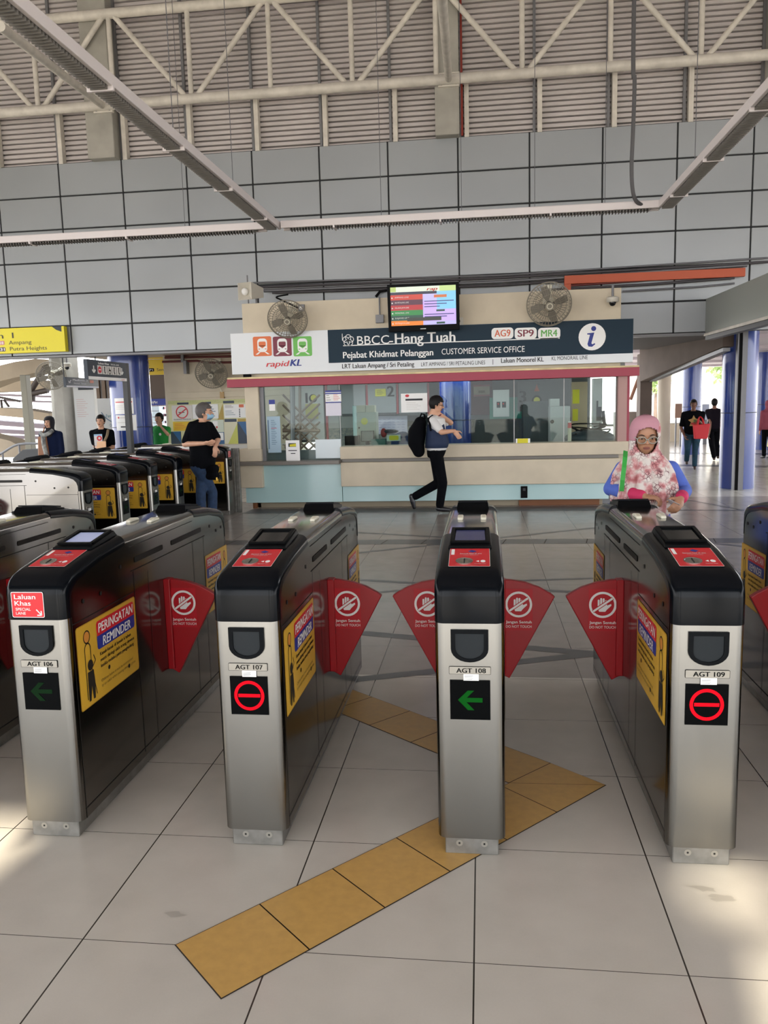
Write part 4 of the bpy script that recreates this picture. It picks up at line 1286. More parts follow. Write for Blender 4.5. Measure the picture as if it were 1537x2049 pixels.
# ---- wall fans
FANM = mat('dusty fan cage', '8b8578', .55, metal=.2)
FANB = mat('dusty fan blade', '7d776b', .6)
def wall_fan(c, R, nrm, wall_y, label, upside=True, zmount=None):
    t = thing('wall_fan', label, 'fan', c, 0, 'wall fans')
    nrm = Vector(nrm).normalized()
    u = Vector((0, 0, 1)).cross(nrm).normalized(); v = nrm.cross(u)
    M = Matrix(((u.x, v.x, nrm.x, 0), (u.y, v.y, nrm.y, 0), (u.z, v.z, nrm.z, 0), (0, 0, 0, 1)))
    q = MB(M)
    for k in range(40):
        a = 2 * PI * k / 40
        ca, sa = math.cos(a), math.sin(a)
        q.tube([(R * .28 * ca, R * .28 * sa, R * .30), (R * .6 * ca, R * .6 * sa, R * .26), (R * .92 * ca, R * .92 * sa, R * .1), (R * ca, R * sa, 0), (R * .85 * ca, R * .85 * sa, -R * .15), (R * .3 * ca, R * .3 * sa, -R * .22)], R * .011, FANM, 4)
    for rr, zz in ((1.0, 0), (.92, .1), (.75, .2), (.5, .28), (.28, .30), (.6, -.19)):
        q.tube([(R * rr * math.cos(2 * PI * i / 36), R * rr * math.sin(2 * PI * i / 36), R * zz) for i in range(36)], R * (.03 if rr == 1 else .014), FANM, 5, True)
    q.build('cage', t)
    q = MB(M)
    q.cyl((0, 0, R * .29), (0, 0, R * .33), R * .2, FANM, 20); q.ring(Matrix.Translation((0, 0, R * .332)), 0, 0, R * .1, R * .14, KNOB, 1); q.build('badge', t)
    q = MB(M)
    q.cyl((0, 0, -R * .1), (0, 0, R * .14), R * .13, FANB, 14)
    for k in range(4):
        a = PI / 2 * k + .4
        P = []
        for (rr, da, zz) in ((.12, -.3, -.05), (.55, -.45, -.06), (.85, -.25, -.03), (.88, .1, .06), (.5, .25, .1), (.12, .3, .08)):
            P.append((R * rr * math.cos(a + da), R * rr * math.sin(a + da), R * zz))
        q.add(P, [tuple(range(6))], FANB)
    q.build('blades', t, solid=.004)
    q = MB()
    b0 = -nrm * R * .22
    q.cyl(b0, b0 - nrm * R * .5, R * .24, KNOB, 16)
    wy = wall_y - c[1]
    z2 = R * .75 if upside else -R * .75
    q.tube(spline([b0 - nrm * R * .3, Vector((0, wy * .6, z2 * .7)), Vector((0, wy - .03, z2))]), R * .1, KNOB, 10)
    q.box(-R * .2, R * .2, wy - .05, wy, z2 - R * .25, z2 + R * .25, KNOB)
    q.build('motor_bracket', t, smooth=40)
    return t
wall_fan(at(575.5, 639, 11.66), .29, (.12, -1, -.55), 12.0, 'grey dusty wall fan above the left end of the long sign')
wall_fan(at(1099, 609, 11.66), .31, (.02, -1, -.4), 12.0, 'grey dusty wall fan above the three line badges of the sign')
# ---- small fittings on the upper wall
SPK = mat('off white horn speaker', 'c9c4b8', .45)
a = at(508, 606, 12.1)
sp = thing('loudspeaker', 'off white box horn loudspeaker at the left end of the office roof', 'loudspeaker', a)
q = MB()
V = [(-.18, -.2, .02), (.05, -.28, .02), (.05, -.28, .27), (-.18, -.2, .27), (-.02, .12, .08), (.14, .06, .08), (.14, .06, .22), (-.02, .12, .22)]
q.add(V, [(4, 5, 6, 7), (0, 1, 5, 4), (1, 2, 6, 5), (2, 3, 7, 6), (3, 0, 4, 7)], SPK)
ctr = Vector((-.065, -.2, .145))
V2 = [Vector(p) for p in V[:4]]
V3 = [ctr + (p - Vector((-.065, -.24, .145))) * .45 + Vector((0, .04, 0)) for p in V2]
q.add(V2 + V3, [(0, 1, 5, 4), (1, 2, 6, 5), (2, 3, 7, 6), (3, 0, 4, 7), (4, 5, 6, 7)], SPK)
q.build('horn', sp, bevel=.006, solid=.006)
q = MB(); q.ell((-.075, -.19, .145), (.05, .06, .055), WHITE); q.build('driver', sp, smooth=60)
q = MB(); q.cyl((-.1, .05, -.02), (-.1, .05, .42), .012, MGREY, 8); q.build('rod', sp)
q = MB(); q.cyl((.03, .05, -.03), (.03, .05, .1), .02, MGREY, 8); q.build('foot', sp)
def cctv(c, label, drop=.16):
    t = thing('dome_camera', label, 'camera', c)
    q = MB(); q.cyl((0, 0, .06), (0, 0, .06 + drop), .018, MGREY, 8); q.build('stem', t, smooth=40)
    q = MB(); q.lathe([(.0, .065), (.06, .065), (.085, .05), (.085, .0), (.075, -.012), (0, -.012)], SPK, 24); q.build('housing', t, smooth=40)
    q = MB(); q.ell((0, 0, -.012), (.05, .05, .055), mat('dark dome', '0d0e12', .1)); q.build('dome', t, smooth=60)
    return t
cctv(at(1226, 603, 11.85), 'white dome camera on the beige wall above the i symbol')
q = MB(); a = at(760, 638, 11.96); q.box(a.x - .06, a.x + .06, 11.94, 12.0, a.z - .06, a.z + .06, MGREY); q.cyl((a.x, 11.97, a.z + .06), (a.x, 11.97, 3.16), .012, MGREY, 8)
tag(q.build('junction_box', bevel=.004), 'grey junction box with conduit left of the television', 'junction box')
q = MB(); a = at(919, 643, 11.96); q.box(a.x - .06, a.x + .06, 11.95, 12.0, a.z - .055, a.z + .055, SPK); q.cyl((a.x - .015, 11.90, a.z), (a.x - .015, 11.95, a.z), .03, BLACK, 12)
tag(q.build('power_socket', bevel=.004), 'white socket with black plug right of the television', 'socket')
q = MB(); a = at(605, 616, 11.96); q.box(a.x - .06, a.x + .03, 11.95, 12.0, a.z - .05, a.z + .05, MGREY); q.disc(plane_m((a.x - .02, 11.949, a.z), (1, 0, 0), (0, 0, 1)), 0, 0, .03, WHITE, 1, .001)
q.tube(spline([(a.x - .06, 11.96, a.z), (a.x - .3, 11.9, a.z + .12), (a.x - .36, 11.85, a.z + .16), (a.x - .2, 11.93, a.z + .2)]), .012, BLACK, 6)
tag(q.build('fan_switch'), 'round grey switch with black cord right of the left fan', 'switch')
q = MB(); a = at(1049, 985, 12.03); q.box(a.x - .05, a.x + .05, 12.045, 12.06, a.z - .09, a.z + .09, BLACK); q.box(a.x - .02, a.x + .02, 12.035, 12.045, a.z + .02, a.z + .06, DGREY)
tag(q.build('floor_socket', bevel=.004), 'black socket plate on the aqua base cladding', 'socket')
# ---- conduits along the panel wall
YC = 12.93
PIPEG = mat('grey conduit', '6b6c70', .4, metal=.5)
PIPED = mat('dark conduit', '3f3c40', .5)
PIPER = mat('maroon conduit', '6a2f2c', .5)
def conduit(pts, r, m, label):
    q = MB(); q.tube([at(px, py, YC - r) for px, py in pts], r, m, 8)
    tag(q.build('conduit', smooth=50), label, 'conduit', 'conduits along the panel wall')
conduit([(498, 573), (506, 566), (1000, 551), (1537, 516)], .014, PIPEG, 'uppermost thin grey conduit on the panel wall')
conduit([(515, 575), (1000, 556), (1537, 524)], .02, PIPED, 'dark conduit just under the uppermost grey conduit')
conduit([(528, 582), (1000, 564), (1495, 531)], .024, PIPEG, 'grey conduit in the middle of the bundle above the office')
conduit([(545, 586), (1000, 571), (1128, 562)], .02, PIPED, 'dark conduit ending behind the orange tray')
conduit([(752, 594), (760, 584), (775, 580)], .022, BLACK, 'short black bent conduit entering behind the television')
conduit([(1135, 572), (1300, 560), (1490, 545)], .017, PIPER, 'maroon conduit just below the orange tray')
conduit([(1100, 580), (1300, 569), (1470, 556)], .02, PIPED, 'dark conduit below the maroon conduit')
conduit([(1246, 583), (1400, 574), (1470, 567)], .014, PIPEG, 'lowest thin grey conduit right of the office')
q = MB(); a, b_ = at(1129, 560, YC - .03), at(1490, 541, YC - .03)
q.box(a.x, b_.x, YC - .08, YC, a.z - .07, a.z + .055, ORANGE); q.box(a.x, a.x + .1, YC - .08, YC, a.z - .22, a.z - .07, ORANGE)
tag(q.build('cable_tray', bevel=.004), 'orange red cable tray along the panel wall at the right', 'cable tray')
# ------------------------------------------------------------------ right hand corridor
PANELR = mat('grey green fascia panel', '9a9f99', .45, metal=.2)
BROWNC = mat('brown grey concrete', '5e5048', .8, var=.1, vscale=3)
MAUVE = mat('pale corridor soffit', 'd2c8d0', .6)
p0 = at(1427, 667, 13.0); p1 = atz(1537, 637, p0.z)
d = (p1 - p0); d.normalize()
q = MB()
L = 9.0
n_ = Vector((-d.y, d.x, 0)) * -0.12
def slab(q, a, b_, z0, z1, nrm, m):
    V = [Vector((p.x, p.y, z)) + n for p in (a, b_) for z in (z0, z1) for n in (Vector(), nrm)]
    q.add(V, [(0, 2, 3, 1), (4, 5, 7, 6), (0, 1, 5, 4), (2, 6, 7, 3), (0, 4, 6, 2), (1, 3, 7, 5)], m)
slab(q, p0, p0 + d * L, p0.z, p0.z + .52, n_, PANELR)
slab(q, p0 + d * .02, p0 + d * L, p0.z - .10, p0.z - .04, n_, DGREY)
slab(q, p0, p0 + d * L, p0.z - .04, p0.z, n_ * 1.15, STEELP)
struct(q.build('wall_right', bevel=.004), 'grey green fascia running along the right side toward the viewer')
a, b_ = at(1441, 900, 14.25), at(1510, 900, 14.25)
blue_column((a.x + b_.x) / 2, 14.25, (b_.x - a.x) / 2, 2.66, 'large glossy blue column at the right behind the shutter track')
a = at(1470, 900, 13.9); b_ = at(1487, 900, 13.9)
q = MB(); q.box(a.x, a.x + .055, 13.86, 13.94, 0, 2.62, BLACK); q.box(a.x - .02, a.x, 13.84, 13.94, 0, 2.62, MGREY); q.box(a.x + .055, b_.x, 13.84, 13.94, 0, 2.62, MGREY)
tag(q.build('shutter_track'), 'grey and black shutter track standing before the large blue column', 'track')
q = MB()
def hull(q, pts4a, pts4b, m):
    V = list(pts4a) + list(pts4b)
    q.add(V, [(0, 1, 2, 3), (7, 6, 5, 4), (0, 4, 5, 1), (1, 5, 6, 2), (2, 6, 7, 3), (3, 7, 4, 0)], m)
def beam(px0, t0, b0, Y0, px1, t1, b1, Y1, th, m):
    A, B_ = at(px0, t0, Y0), at(px0, b0, Y0)
    C_, D_ = at(px1, t1, Y1), at(px1, b1, Y1)
    dv = (C_ - A); dv.z = 0; dv.normalize(); s = Vector((-dv.y, dv.x, 0)) * th
    if s.y < 0: s = -s
    hull(q, [A, B_, B_ + s, A + s], [C_, D_, D_ + s, C_ + s], m)
beam(1447, 658, 694, 14.0, 1280, 698, 764, 17.6, .35, BROWNC)
struct(q.build('beam', bevel=.01), 'brown concrete beam running back from the large blue column')
q = MB(); beam(1447, 696, 703, 13.95, 1300, 756, 764, 17.5, .12, MGREY); struct(q.build('beam_rail'), 'grey shutter rail under the concrete beam')
a, b_ = at(1281, 800, 17.6), at(1305, 800, 17.6)
q = MB(); q.box(a.x, b_.x, 17.6, 18.0, 0, 2.5, BROWNC); struct(q.build('pillar', bevel=.01), 'brown square pier left of the beige round column')
a, b_ = at(1304, 800, 18.94), at(1329, 800, 18.94)
q = MB(); q.cyl(((a.x + b_.x) / 2, 18.3, 0), ((a.x + b_.x) / 2, 18.3, 2.6), (b_.x - a.x) / 2, mat('beige column paint', 'cfc0ad', .5), 32); struct(q.build('pillar', smooth=40), 'beige round column behind the woman in the floral headscarf')
a, b_ = at(1366, 800, 22.6), at(1403, 800, 22.6)
blue_column((a.x + b_.x) / 2, 22.6, (b_.x - a.x) / 2, 2.75, 'blue column behind the woman carrying the red bag')
a, b_ = at(1329, 800, 30), at(1336, 800, 30)
blue_column((a.x + b_.x) / 2, 30, .16, 2.75, 'slim distant blue column beside the beige column')
a, b_ = at(1518, 800, 24), at(1545, 800, 24)
blue_column((a.x + b_.x) / 2, 24, .25, 2.75, 'distant lilac blue column at the right edge')
q = MB(); q.box(2.4, 22, 14.3, 36, 2.78, 2.95, MAUVE)
for k in range(5):
    q.box(2.4, 22, 17 + k * 4, 17.12 + k * 4, 2.70, 2.78, MAUVE)
struct(q.build('ceiling_right'))
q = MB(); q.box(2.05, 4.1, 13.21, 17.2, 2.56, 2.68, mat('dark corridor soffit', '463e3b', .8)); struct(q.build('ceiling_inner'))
q = MB(); q.box(-24, -4.9, 16.5, 32, 4.4, 4.6, MGREY); struct(q.build('shade_canopy'))  # unseen slab added to keep light off the outdoor beams
q = MB(); a, b_ = at(1255, 860, 21), at(1283, 860, 21); q.box(a.x - .3, b_.x + .2, 21, 21.3, 0, 1.22, mat('taupe wall', '7c6f66', .7)); struct(q.build('wall_low'), 'low taupe wall behind the right end of the counter')
q = MB(); a, b_ = at(1326, 845, 29), at(1368, 845, 29); q.box(a.x, b_.x + .3, 29, 29.3, 0, .62, BEIGE); struct(q.build('wall_low'), 'low beige wall behind the beige round column')
a = at(1357, 872, 26)
q = MB(); bx = at(1352, 800, 26).x; bx2 = at(1366, 800, 26).x
q.box(bx, bx2, 26, 26.05, .9, 1.35, mat('brown board', '9a7a68', .6)); q.box(bx + .01, bx + .05, 26, 26.05, 0, .9, MGREY); q.box(bx2 - .05, bx2 - .01, 26, 26.05, 0, .9, MGREY)
tag(q.build('display_stand'), 'small brown display stand left of the distant blue column', 'stand')
q = MB(); bx = at(1406, 800, 27).x; bx2 = at(1420, 800, 27).x
q.box(bx, bx2, 27, 27.05, .8, 1.3, mat('pale blue board', 'b9c4d8', .6)); q.box(bx + .05, bx2 - .05, 27, 27.05, 0, .8, MGREY)
tag(q.build('display_stand'), 'small pale blue display stand right of the distant blue column', 'stand')
q = MB(); q.cyl(at(1262, 800, 24), at(1284, 740, 24), .05, mat('rust brown tube', '8a5f4a', .6), 8); tag(q.build('brace_tube'), 'thin rust brown brace tube seen past the fascia end', 'brace')
# pale outdoor things beyond the corridor
q = MB(); q.box(6, 30, 55, 60, 0, 4.5, mat('pale far building', 'e6e2df', .7)); 
for k in range(8):
    q.box(8 + k * 2.6, 9.4 + k * 2.6, 54.95, 55, 1.2, 3.2, mat('pale far glass', 'c8ccd6', .3))
tag(q.build('building'), 'pale low building far beyond the right corridor', 'building')
LEAF = mat('pale sunlit leaves', '8fa56a', .7, var=.3, vscale=30)
def tree(x, y, z0, R, label, h=None):
    t = thing('tree', label, 'tree', (x, y, 0))
    q = MB(); q.cyl((0, 0, 0), (0, 0, z0), .12, BROWNC, 8, r2=.07); q.build('trunk', t, smooth=50)
    q = MB(); rr = random.Random(int(x * 10))
    for k in range(420):
        v = Vector((rr.gauss(0, 1), rr.gauss(0, 1), rr.gauss(0, .8))).normalized() * R * rr.random() ** .4
        s = R * .16; e = Vector((rr.random() - .5, rr.random() - .5, rr.random() - .5)).normalized() * s; f = e.cross(Vector((rr.random(), rr.random(), 1))).normalized() * s * .5
        c = v + Vector((0, 0, z0 + R * .6))
        q.add([c - e, c + f, c + e, c - f], [(0, 1, 2, 3)], LEAF)
    q.build('crown', t)
    return t
tree(13.0, 44, 2.4, 1.3, 'pale green tree far beyond the corridor, right of the blue column')
tree(9.6, 46, 2.0, .8, 'small yellowish tree far beyond the corridor, left of the blue column')
# ------------------------------------------------------------------ left end: notice wall, signs, outdoors
YN = 15.0
xa = at(331, 800, YN).x
q = MB(); q.box(xa, -3.62, YN, YN + .25, 0, 2.82, BEIGE); q.box(xa + .06, -3.62, YN - .035, YN, at(400, 796, YN).z, at(400, 784, YN).z, BEIGE)
q.box(xa + .06, -3.62, YN - .03, YN, 0, at(440, 890, YN).z, mat('white dado', 'cfccc4', .5))
struct(q.build('wall_left', bevel=.006), 'beige notice wall left of the office')
MUR1, MUR2, MUR3, MUR4 = mat('mural cream', 'd8d6a8', .5), mat('mural navy', '2f3d50', .5), mat('mural mustard', 'b59a45', .5), mat('mural blue', '2f6292', .5)
def mural(q, D, w, h):
    q.rect(D, 0, h * .92, w, h, mat('mural patterned edge', 'cfcf98', .5, hex2='b9c07c', vscale=60), 1, .001)
    px = lambda x: (x - 343) / (497 - 343) * w
    py = lambda y: h - (y - 800) / (889 - 800) * h
    q.rect(D, px(345), py(889), px(365), py(862), MUR2, 1, .001); q.flat(D, [(px(349), py(862)), (px(364), py(862)), (px(364), py(885))], MUR4, 2, .001)
    q.flat(D, [(px(436), py(842)), (px(448), py(808)), (px(449), py(842))], MUR3, 1, .001)
    q.rect(D, px(448), py(889), px(474), py(840), mat('mural ivory', 'dcd8bb', .5), 1, .001)
    q.rect(D, px(450), py(845), px(473), py(839), MUR2, 2, .001); q.rect(D, px(475), py(845), px(497), py(839), MUR3, 2, .001)
    q.flat(D, [(px(455), py(889)), (px(474), py(848)), (px(474), py(889))], mat('mural lime', 'c9cc62', .5), 2, .001)
    q.rect(D, px(474), py(889), px(497), py(845), MUR2, 1, .001); q.flat(D, [(px(475), py(845)), (px(497), py(845)), (px(497), py(885))], MUR4, 2, .001)
    q.rect(D, px(422), py(889), px(448), py(845), MUR4, 1, .001); q.rect(D, px(361), py(808), px(383), py(804), MUR2, 2, .001); q.rect(D, px(449), py(808), px(470), py(803), MUR2, 2, .001); q.rect(D, px(415), py(808), px(426), py(804), MUR2, 2, .001)
px_thing('mural_board', 'cream notice board with mustard and navy triangles on the notice wall', 'board', 341, 800, 497, 889, YN - .005, .004, MUR1, mural)
NO = lambda q, D, w, h: (q.ring(D, w * .5, h * .56, w * .25, w * .30, REDP, 2, .001), q.rect(D, w * .33, h * .52, w * .62, h * .56, BLACK, 2, .001), q.ring(D, w * .5, h * .66, w * .08, w * .10, GREYP, 2, .001), q.stroke(D, [(w * .3, h * .36), (w * .7, h * .76)], w * .05, REDP, 3, .001), q.text(D, 'DILARANG MEROKOK', w * .5, h * .06, h * .07, BLACK, w=w * .85, al='C', lay=2, e=.001))
px_thing('no_smoking_sign', 'white no smoking sign with red ring on the notice wall', 'sign', 345, 811, 384, 842, YN - .02, .01, mat('sign ivory', 'dedad2', .5), NO)
px_thing('notice', 'yellow warning sheet below the no smoking sign', 'notice', 347, 844, 380, 862, YN - .02, .008, mat('amber sheet', 'e0b92e', .5), lambda q, D, w, h: lines(q, D, w * .1, h * .75, w * .75, 4, h * .18, REDP))
px_thing('notice', 'white notice behind the head of the man in the black polo', 'notice', 386, 809, 436, 838, YN - .02, .006, WHITE, lambda q, D, w, h: lines(q, D, w * .55, h * .8, w * .38, 5, h * .16, mat('soft blue ink', '60788c', .6), .012))
px_thing('notice', 'white fare chart at the right end of the notice wall', 'notice', 449, 809, 491, 836, YN - .02, .006, WHITE, lambda q, D, w, h: (q.rect(D, w * .7, h * .76, w * .92, h * .98, mat('coral print', 'e0704a', .5), 2, .001), [q.disc(D, w * .72, h * (.62 - k * .13), .012, BLACK, 2, .001, 8) for k in range(5)], lines(q, D, w * .06, h * .84, w * .5, 2, h * .1, GREYP, .03), lines(q, D, w * .06, h * .5, w * .5, 3, h * .14, mat('soft blue ink', '60788c', .6), .008)))
px_thing('notice', 'pale green notice in front of the chest of the man in the black polo', 'notice', 418, 840, 447, 865, YN - .02, .006, mat('pale green sheet', 'd3dccb', .5), lambda q, D, w, h: (q.rect(D, w * .3, h * .5, w * .62, h * .9, WHITE, 2, .001), q.rect(D, w * .5, h * .34, w * .6, h * .48, REDP, 2, .001)))
px_thing('notice', 'small white notice lowest on the notice wall', 'notice', 424, 866, 447, 881, YN - .02, .006, WHITE, lambda q, D, w, h: lines(q, D, w * .1, h * .6, w * .6, 2, h * .3, REDP))
wall_fan(at(423, 748, 14.55), .30, (.15, -1, -.55), YN, 'grey dusty wall fan on the notice wall below the red pipes', True)
q = MB(); q.box(*[v for ab in zip(at(441, 798, 14.96), at(448, 784, 14.96)) for v in ab][:2], 14.94, 15.0, at(441, 797, 14.96).z, at(441, 784, 14.96).z, mat('brass box', 'b08a4a', .4)); q.tube([at(437, 766, 14.95), at(444, 785, 14.95)], .012, KNOB, 6)
tag(q.build('wall_socket'), 'small brass coloured socket hanging under the notice wall fan', 'socket')
for k, (y0, y1, m, lab) in enumerate(((703, 700, CREAM, 'uppermost cream pipe on the notice wall'), (711, 706, PIPER, 'upper maroon pipe on the notice wall'), (716, 713, PIPER, 'middle maroon pipe on the notice wall'), (725, 725, PIPER, 'lowest maroon pipe on the notice wall, bent in the middle'))):
    q = MB(); P = [at(330, y0, 14.93), at(468, y1, 14.93)] if k < 3 else [at(325, 724, 14.93), at(395, 722, 14.93), at(412, 726, 14.93), at(468, 725, 14.93)]
    q.tube(P, .022, m, 8); tag(q.build('wall_pipe', smooth=50), lab, 'pipe', 'pipes on the notice wall')
q = MB(); q.box(at(363, 700, 14.9).x, at(368, 700, 14.9).x, 14.84, 14.90, at(365, 725, 14.9).z, at(365, 698, 14.9).z, MGREY); q.box(at(367, 700, 14.9).x, at(373, 700, 14.9).x, 14.84, 15.0, at(368, 748, 14.9).z, at(368, 722, 14.9).z, MGREY)
tag(q.build('pipe_bracket'), 'grey steel bracket crossing the pipes on the notice wall', 'bracket')
# blue column with taped papers
a, b_ = at(224, 800, 14.1), at(299, 800, 14.1)
cx, rr = (a.x + b_.x) / 2, (b_.x - a.x) / 2
blue_column(cx, 14.1, rr, 2.62, 'large glossy blue column with taped papers left of the notice wall')
def wrap_paper(px0, px1, py0, py1, label, ink):
    u0, u1 = at(px0, 850, 14.1 - rr).x, at(px1, 850, 14.1 - rr).x
    z1, z0 = at(px0, py0, 14.1 - rr).z, at(px0, py1, 14.1 - rr).z
    a0, a1 = [math.asin(max(-.98, min(.98, (u - cx) / rr))) for u in (u0, u1)]
    q = MB()
    def patch(f0, f1, g0, g1, m, e):
        V = []; N = 8
        for k in range(N + 1):
            t = a0 + (a1 - a0) * (f0 + (f1 - f0) * k / N)
            for g in (g0, g1):
                V.append((cx + (rr + e) * math.sin(t), 14.1 - (rr + e) * math.cos(t), z0 + (z1 - z0) * g))
        q.add(V, [(2 * k, 2 * k + 2, 2 * k + 3, 2 * k + 1) for k in range(N)], m)
    patch(0, 1, 0, 1, WHITE, .004)
    for f in ink:
        patch(*f[:4], f[4], .006)
    tag(q.build('notice', smooth=60), label, 'notice')
wrap_paper(231, 267, 797, 829, 'white paper with red heading, upper sheet on the blue column', [(.08, .95, .72, .78, REDP), (.08, .5, .5, .53, GREYP), (.08, .8, .4, .43, GREYP), (.08, .7, .3, .33, GREYP), (.55, .9, .2, .6, GREYP)])
wrap_paper(232, 270, 831, 862, 'white paper with dark footer, lower sheet on the blue column', [(.12, .2, .78, .9, REDP), (.22, .5, .8, .86, GREYP), (.1, .6, .5, .54, GREYP), (.25, .58, .2, .28, DARKB)])
# soffit, concrete column, far things on the left
q = MB(); q.box(at(93, 712, 13.3).x, -3.4, 13.2, 20, 2.62, 2.8, mat('brown soffit', '9c8d7c', .7)); struct(q.build('ceiling_left'))
q = MB(); hull(q, [at(91, 700, 15.5), at(129, 700, 15.5), at(129, 700, 15.5) + Vector((0, .6, 0)), at(91, 700, 15.5) + Vector((0, .6, 0))], [Vector((at(103, 905, 15.5).x, 15.5, 0)), Vector((at(147, 905, 15.5).x, 15.5, 0)), Vector((at(147, 905, 15.5).x, 16.1, 0)), Vector((at(103, 905, 15.5).x, 16.1, 0))], CONC)
struct(q.build('pillar', bevel=.12, smooth=50), 'tall concrete column at the left behind the woman in the black headscarf')
q = MB(); q.tube([at(136, 790, 15.6), at(146, 905, 15.6)], .035, ORANGE, 8); tag(q.build('riser_pipe', smooth=50), 'orange red pipe running down beside the tall concrete column', 'pipe')
wall_fan(at(102, 752, 14.9), .28, (.35, -1, -.35), 15.5, 'pale round fan on the tall concrete column', True)
cctv(at(134, 733, 14.8), 'white dome camera hanging right of the tall concrete column', 2.70 - at(134, 733, 14.8).z - .06)
def onx_sign(name, label, cat, X, tl, tr_, br, bl, th, m, draw):
    A, B_, C_, D_ = [atx(*p, X) for p in (tl, tr_, br, bl)]
    y0, y1 = (A.y + D_.y) / 2, (B_.y + C_.y) / 2
    z1, z0 = (A.z + B_.z) / 2, (C_.z + D_.z) / 2
    t = thing(name, label, cat, (X, (y0 + y1) / 2, z0))
    Li = Matrix.Translation((-X, -(y0 + y1) / 2, -z0))
    q = MB(Li); q.box(X - th, X, y0, y1, z0, z1, m); q.build('board', t, bevel=.003)
    D = plane_m((X + .001, y0, z0), (0, 1, 0), (0, 0, 1))
    q = MB(Li); draw(q, D, y1 - y0, z1 - z0); q.build('print', t)
    return t, y0, y1, z0, z1
def lane_draw(q, D, w, h):
    q.rect(D, 0, 0, w, h * .16, WHITE, 1, .001)
    q.text(D, 'Laluan Khas', w * .26, h * .80, h * .1, WHITE, w=w * .27, lay=2, e=.001, bold=.02)
    q.text(D, 'SPECIAL LANE', w * .58, h * .80, h * .08, WHITE, w=w * .22, lay=2, e=.001)
    for c in (.14, .87):
        q.stroke(D, [(w * c, h * .70), (w * c, h * .40)], w * .025, WHITE, 2, .001); q.stroke(D, [(w * (c - .04), h * .5), (w * c, h * .36), (w * (c + .04), h * .5)], w * .022, WHITE, 2, .001)
    for k in range(5):
        u = w * (.23 + k * .125)
        q.rect(D, u, h * .3, u + w * .115, h * .74, GREYP, 2, .001)
        if k == 0: q.disc(D, u + w * .057, h * .52, w * .045, REDP, 3, .001, ry=h * .17); q.rect(D, u + w * .03, h * .5, u + w * .085, h * .54, WHITE, 4, .001)
        elif k == 2: q.ring(D, u + w * .06, h * .44, w * .02, w * .03, BLACK, 3, .001); q.stroke(D, [(u + w * .045, h * .68), (u + w * .05, h * .52), (u + w * .09, h * .52)], w * .015, BLACK, 3, .001)
        else: q.disc(D, u + w * .057, h * .66, w * .014, BLACK, 3, .001, ry=h * .045); q.stroke(D, [(u + w * .057, h * .62), (u + w * .05, h * .46), (u + w * .07, h * .34)], w * .02, BLACK, 3, .001)
    q.text(D, 'rapidKL', w * .84, h * .05, h * .06, REDP, w=w * .1, lay=3, e=.001)
ls, y0, y1, z0, z1 = onx_sign('lane_sign', 'dark special lane sign with down arrows and pictograms over the far gates', 'sign', -4.55, (174, 719), (252.5, 726), (252.5, 763), (177, 759), .05, NAVY, lane_draw)
q = MB(); q.box(-.06, 0, (y1 - y0) / 2, (y1 - y0) / 2 + .09, -z0, z1 - z0, DGREY); q.build('post', ls)
def plat_draw(q, D, w, h):
    q.rect(D, 0, 0, w, h * .16, WHITE, 1, .001)
    q.text(D, 'Platform 2', w * .2, h * .66, h * .17, WHITE, w=w * .45, lay=2, e=.001, bold=.03); q.text(D, 'Sentul Timur', w * .22, h * .36, h * .12, WHITE, w=w * .38, lay=2, e=.001, bold=.02)
    q.stroke(D, [(w * .15, h * .72), (w * .08, h * .45)], w * .012, WHITE, 2, .001); q.stroke(D, [(w * .07, h * .62), (w * .075, h * .44), (w * .13, h * .48)], w * .012, WHITE, 2, .001)
    q.rect(D, w * .72, h * .5, w * .84, h * .8, mat('coral print', 'e0704a', .5), 2, .001)
pl, y0, y1, z0, z1 = onx_sign('platform_sign', 'small dark sign reading Platform 2 beside the concrete column', 'sign', -7.2, (131, 752), (197, 760), (197, 776), (133, 775), .05, NAVY, plat_draw)
q = MB(); [q.cyl((-.03, s * .6, z1 - z0), (-.03, s * .6, 2.62 - z0), .012, DGREY, 6) for s in (-1, 1)]; q.build('hanger', pl)
YS = mat('bright yellow sign face', 'e6d81c', .4)
AMB = mat('amber yellow sign face', 'e0c01e', .4)
INKB = mat('sign dark ink', '3a3524', .5)
def y1draw(q, D, w, h):
    q.flat(D, [(w * .93, h), (w * .985, h), (w * .985, h * .78), (w * .955, h * .86)], NAVY, 1, .001)
    q.text(D, 'Platform 1', w * .70, h * .60, h * .22, INKB, w=w * .38, al='R', lay=2, e=.001)
    q.text(D, 'Ampang', w * .668, h * .35, h * .15, INKB, w=w * .135, lay=2, e=.001); q.text(D, 'Putra Heights', w * .672, h * .10, h * .15, INKB, w=w * .22, lay=2, e=.001)
    q.rrect(D, w * .57, h * .34, w * .642, h * .51, h * .04, mat('ag badge', 'd98a7c', .5), 2, .001); q.text(D, 'AG18', w * .606, h * .37, h * .11, WHITE, w=w * .06, al='C', lay=3, e=.001, bold=.02)
    q.rrect(D, w * .574, h * .08, w * .645, h * .25, h * .04, mat('sp badge', '574a4a', .5), 2, .001); q.text(D, 'SP31', w * .61, h * .11, h * .11, WHITE, w=w * .06, al='C', lay=3, e=.001, bold=.02)
    q.stroke(D, [(w * .52, h * .08), (w * .52, h * .28), (w * .555, h * .28), (w * .555, h * .12)], w * .01, INKB, 2, .001)
px_thing('platform_sign', 'large yellow sign reading Platform 1, Ampang and Putra Heights at the left edge', 'sign', -200, 659, 128, 709, 12.85, .1, YS, y1draw)
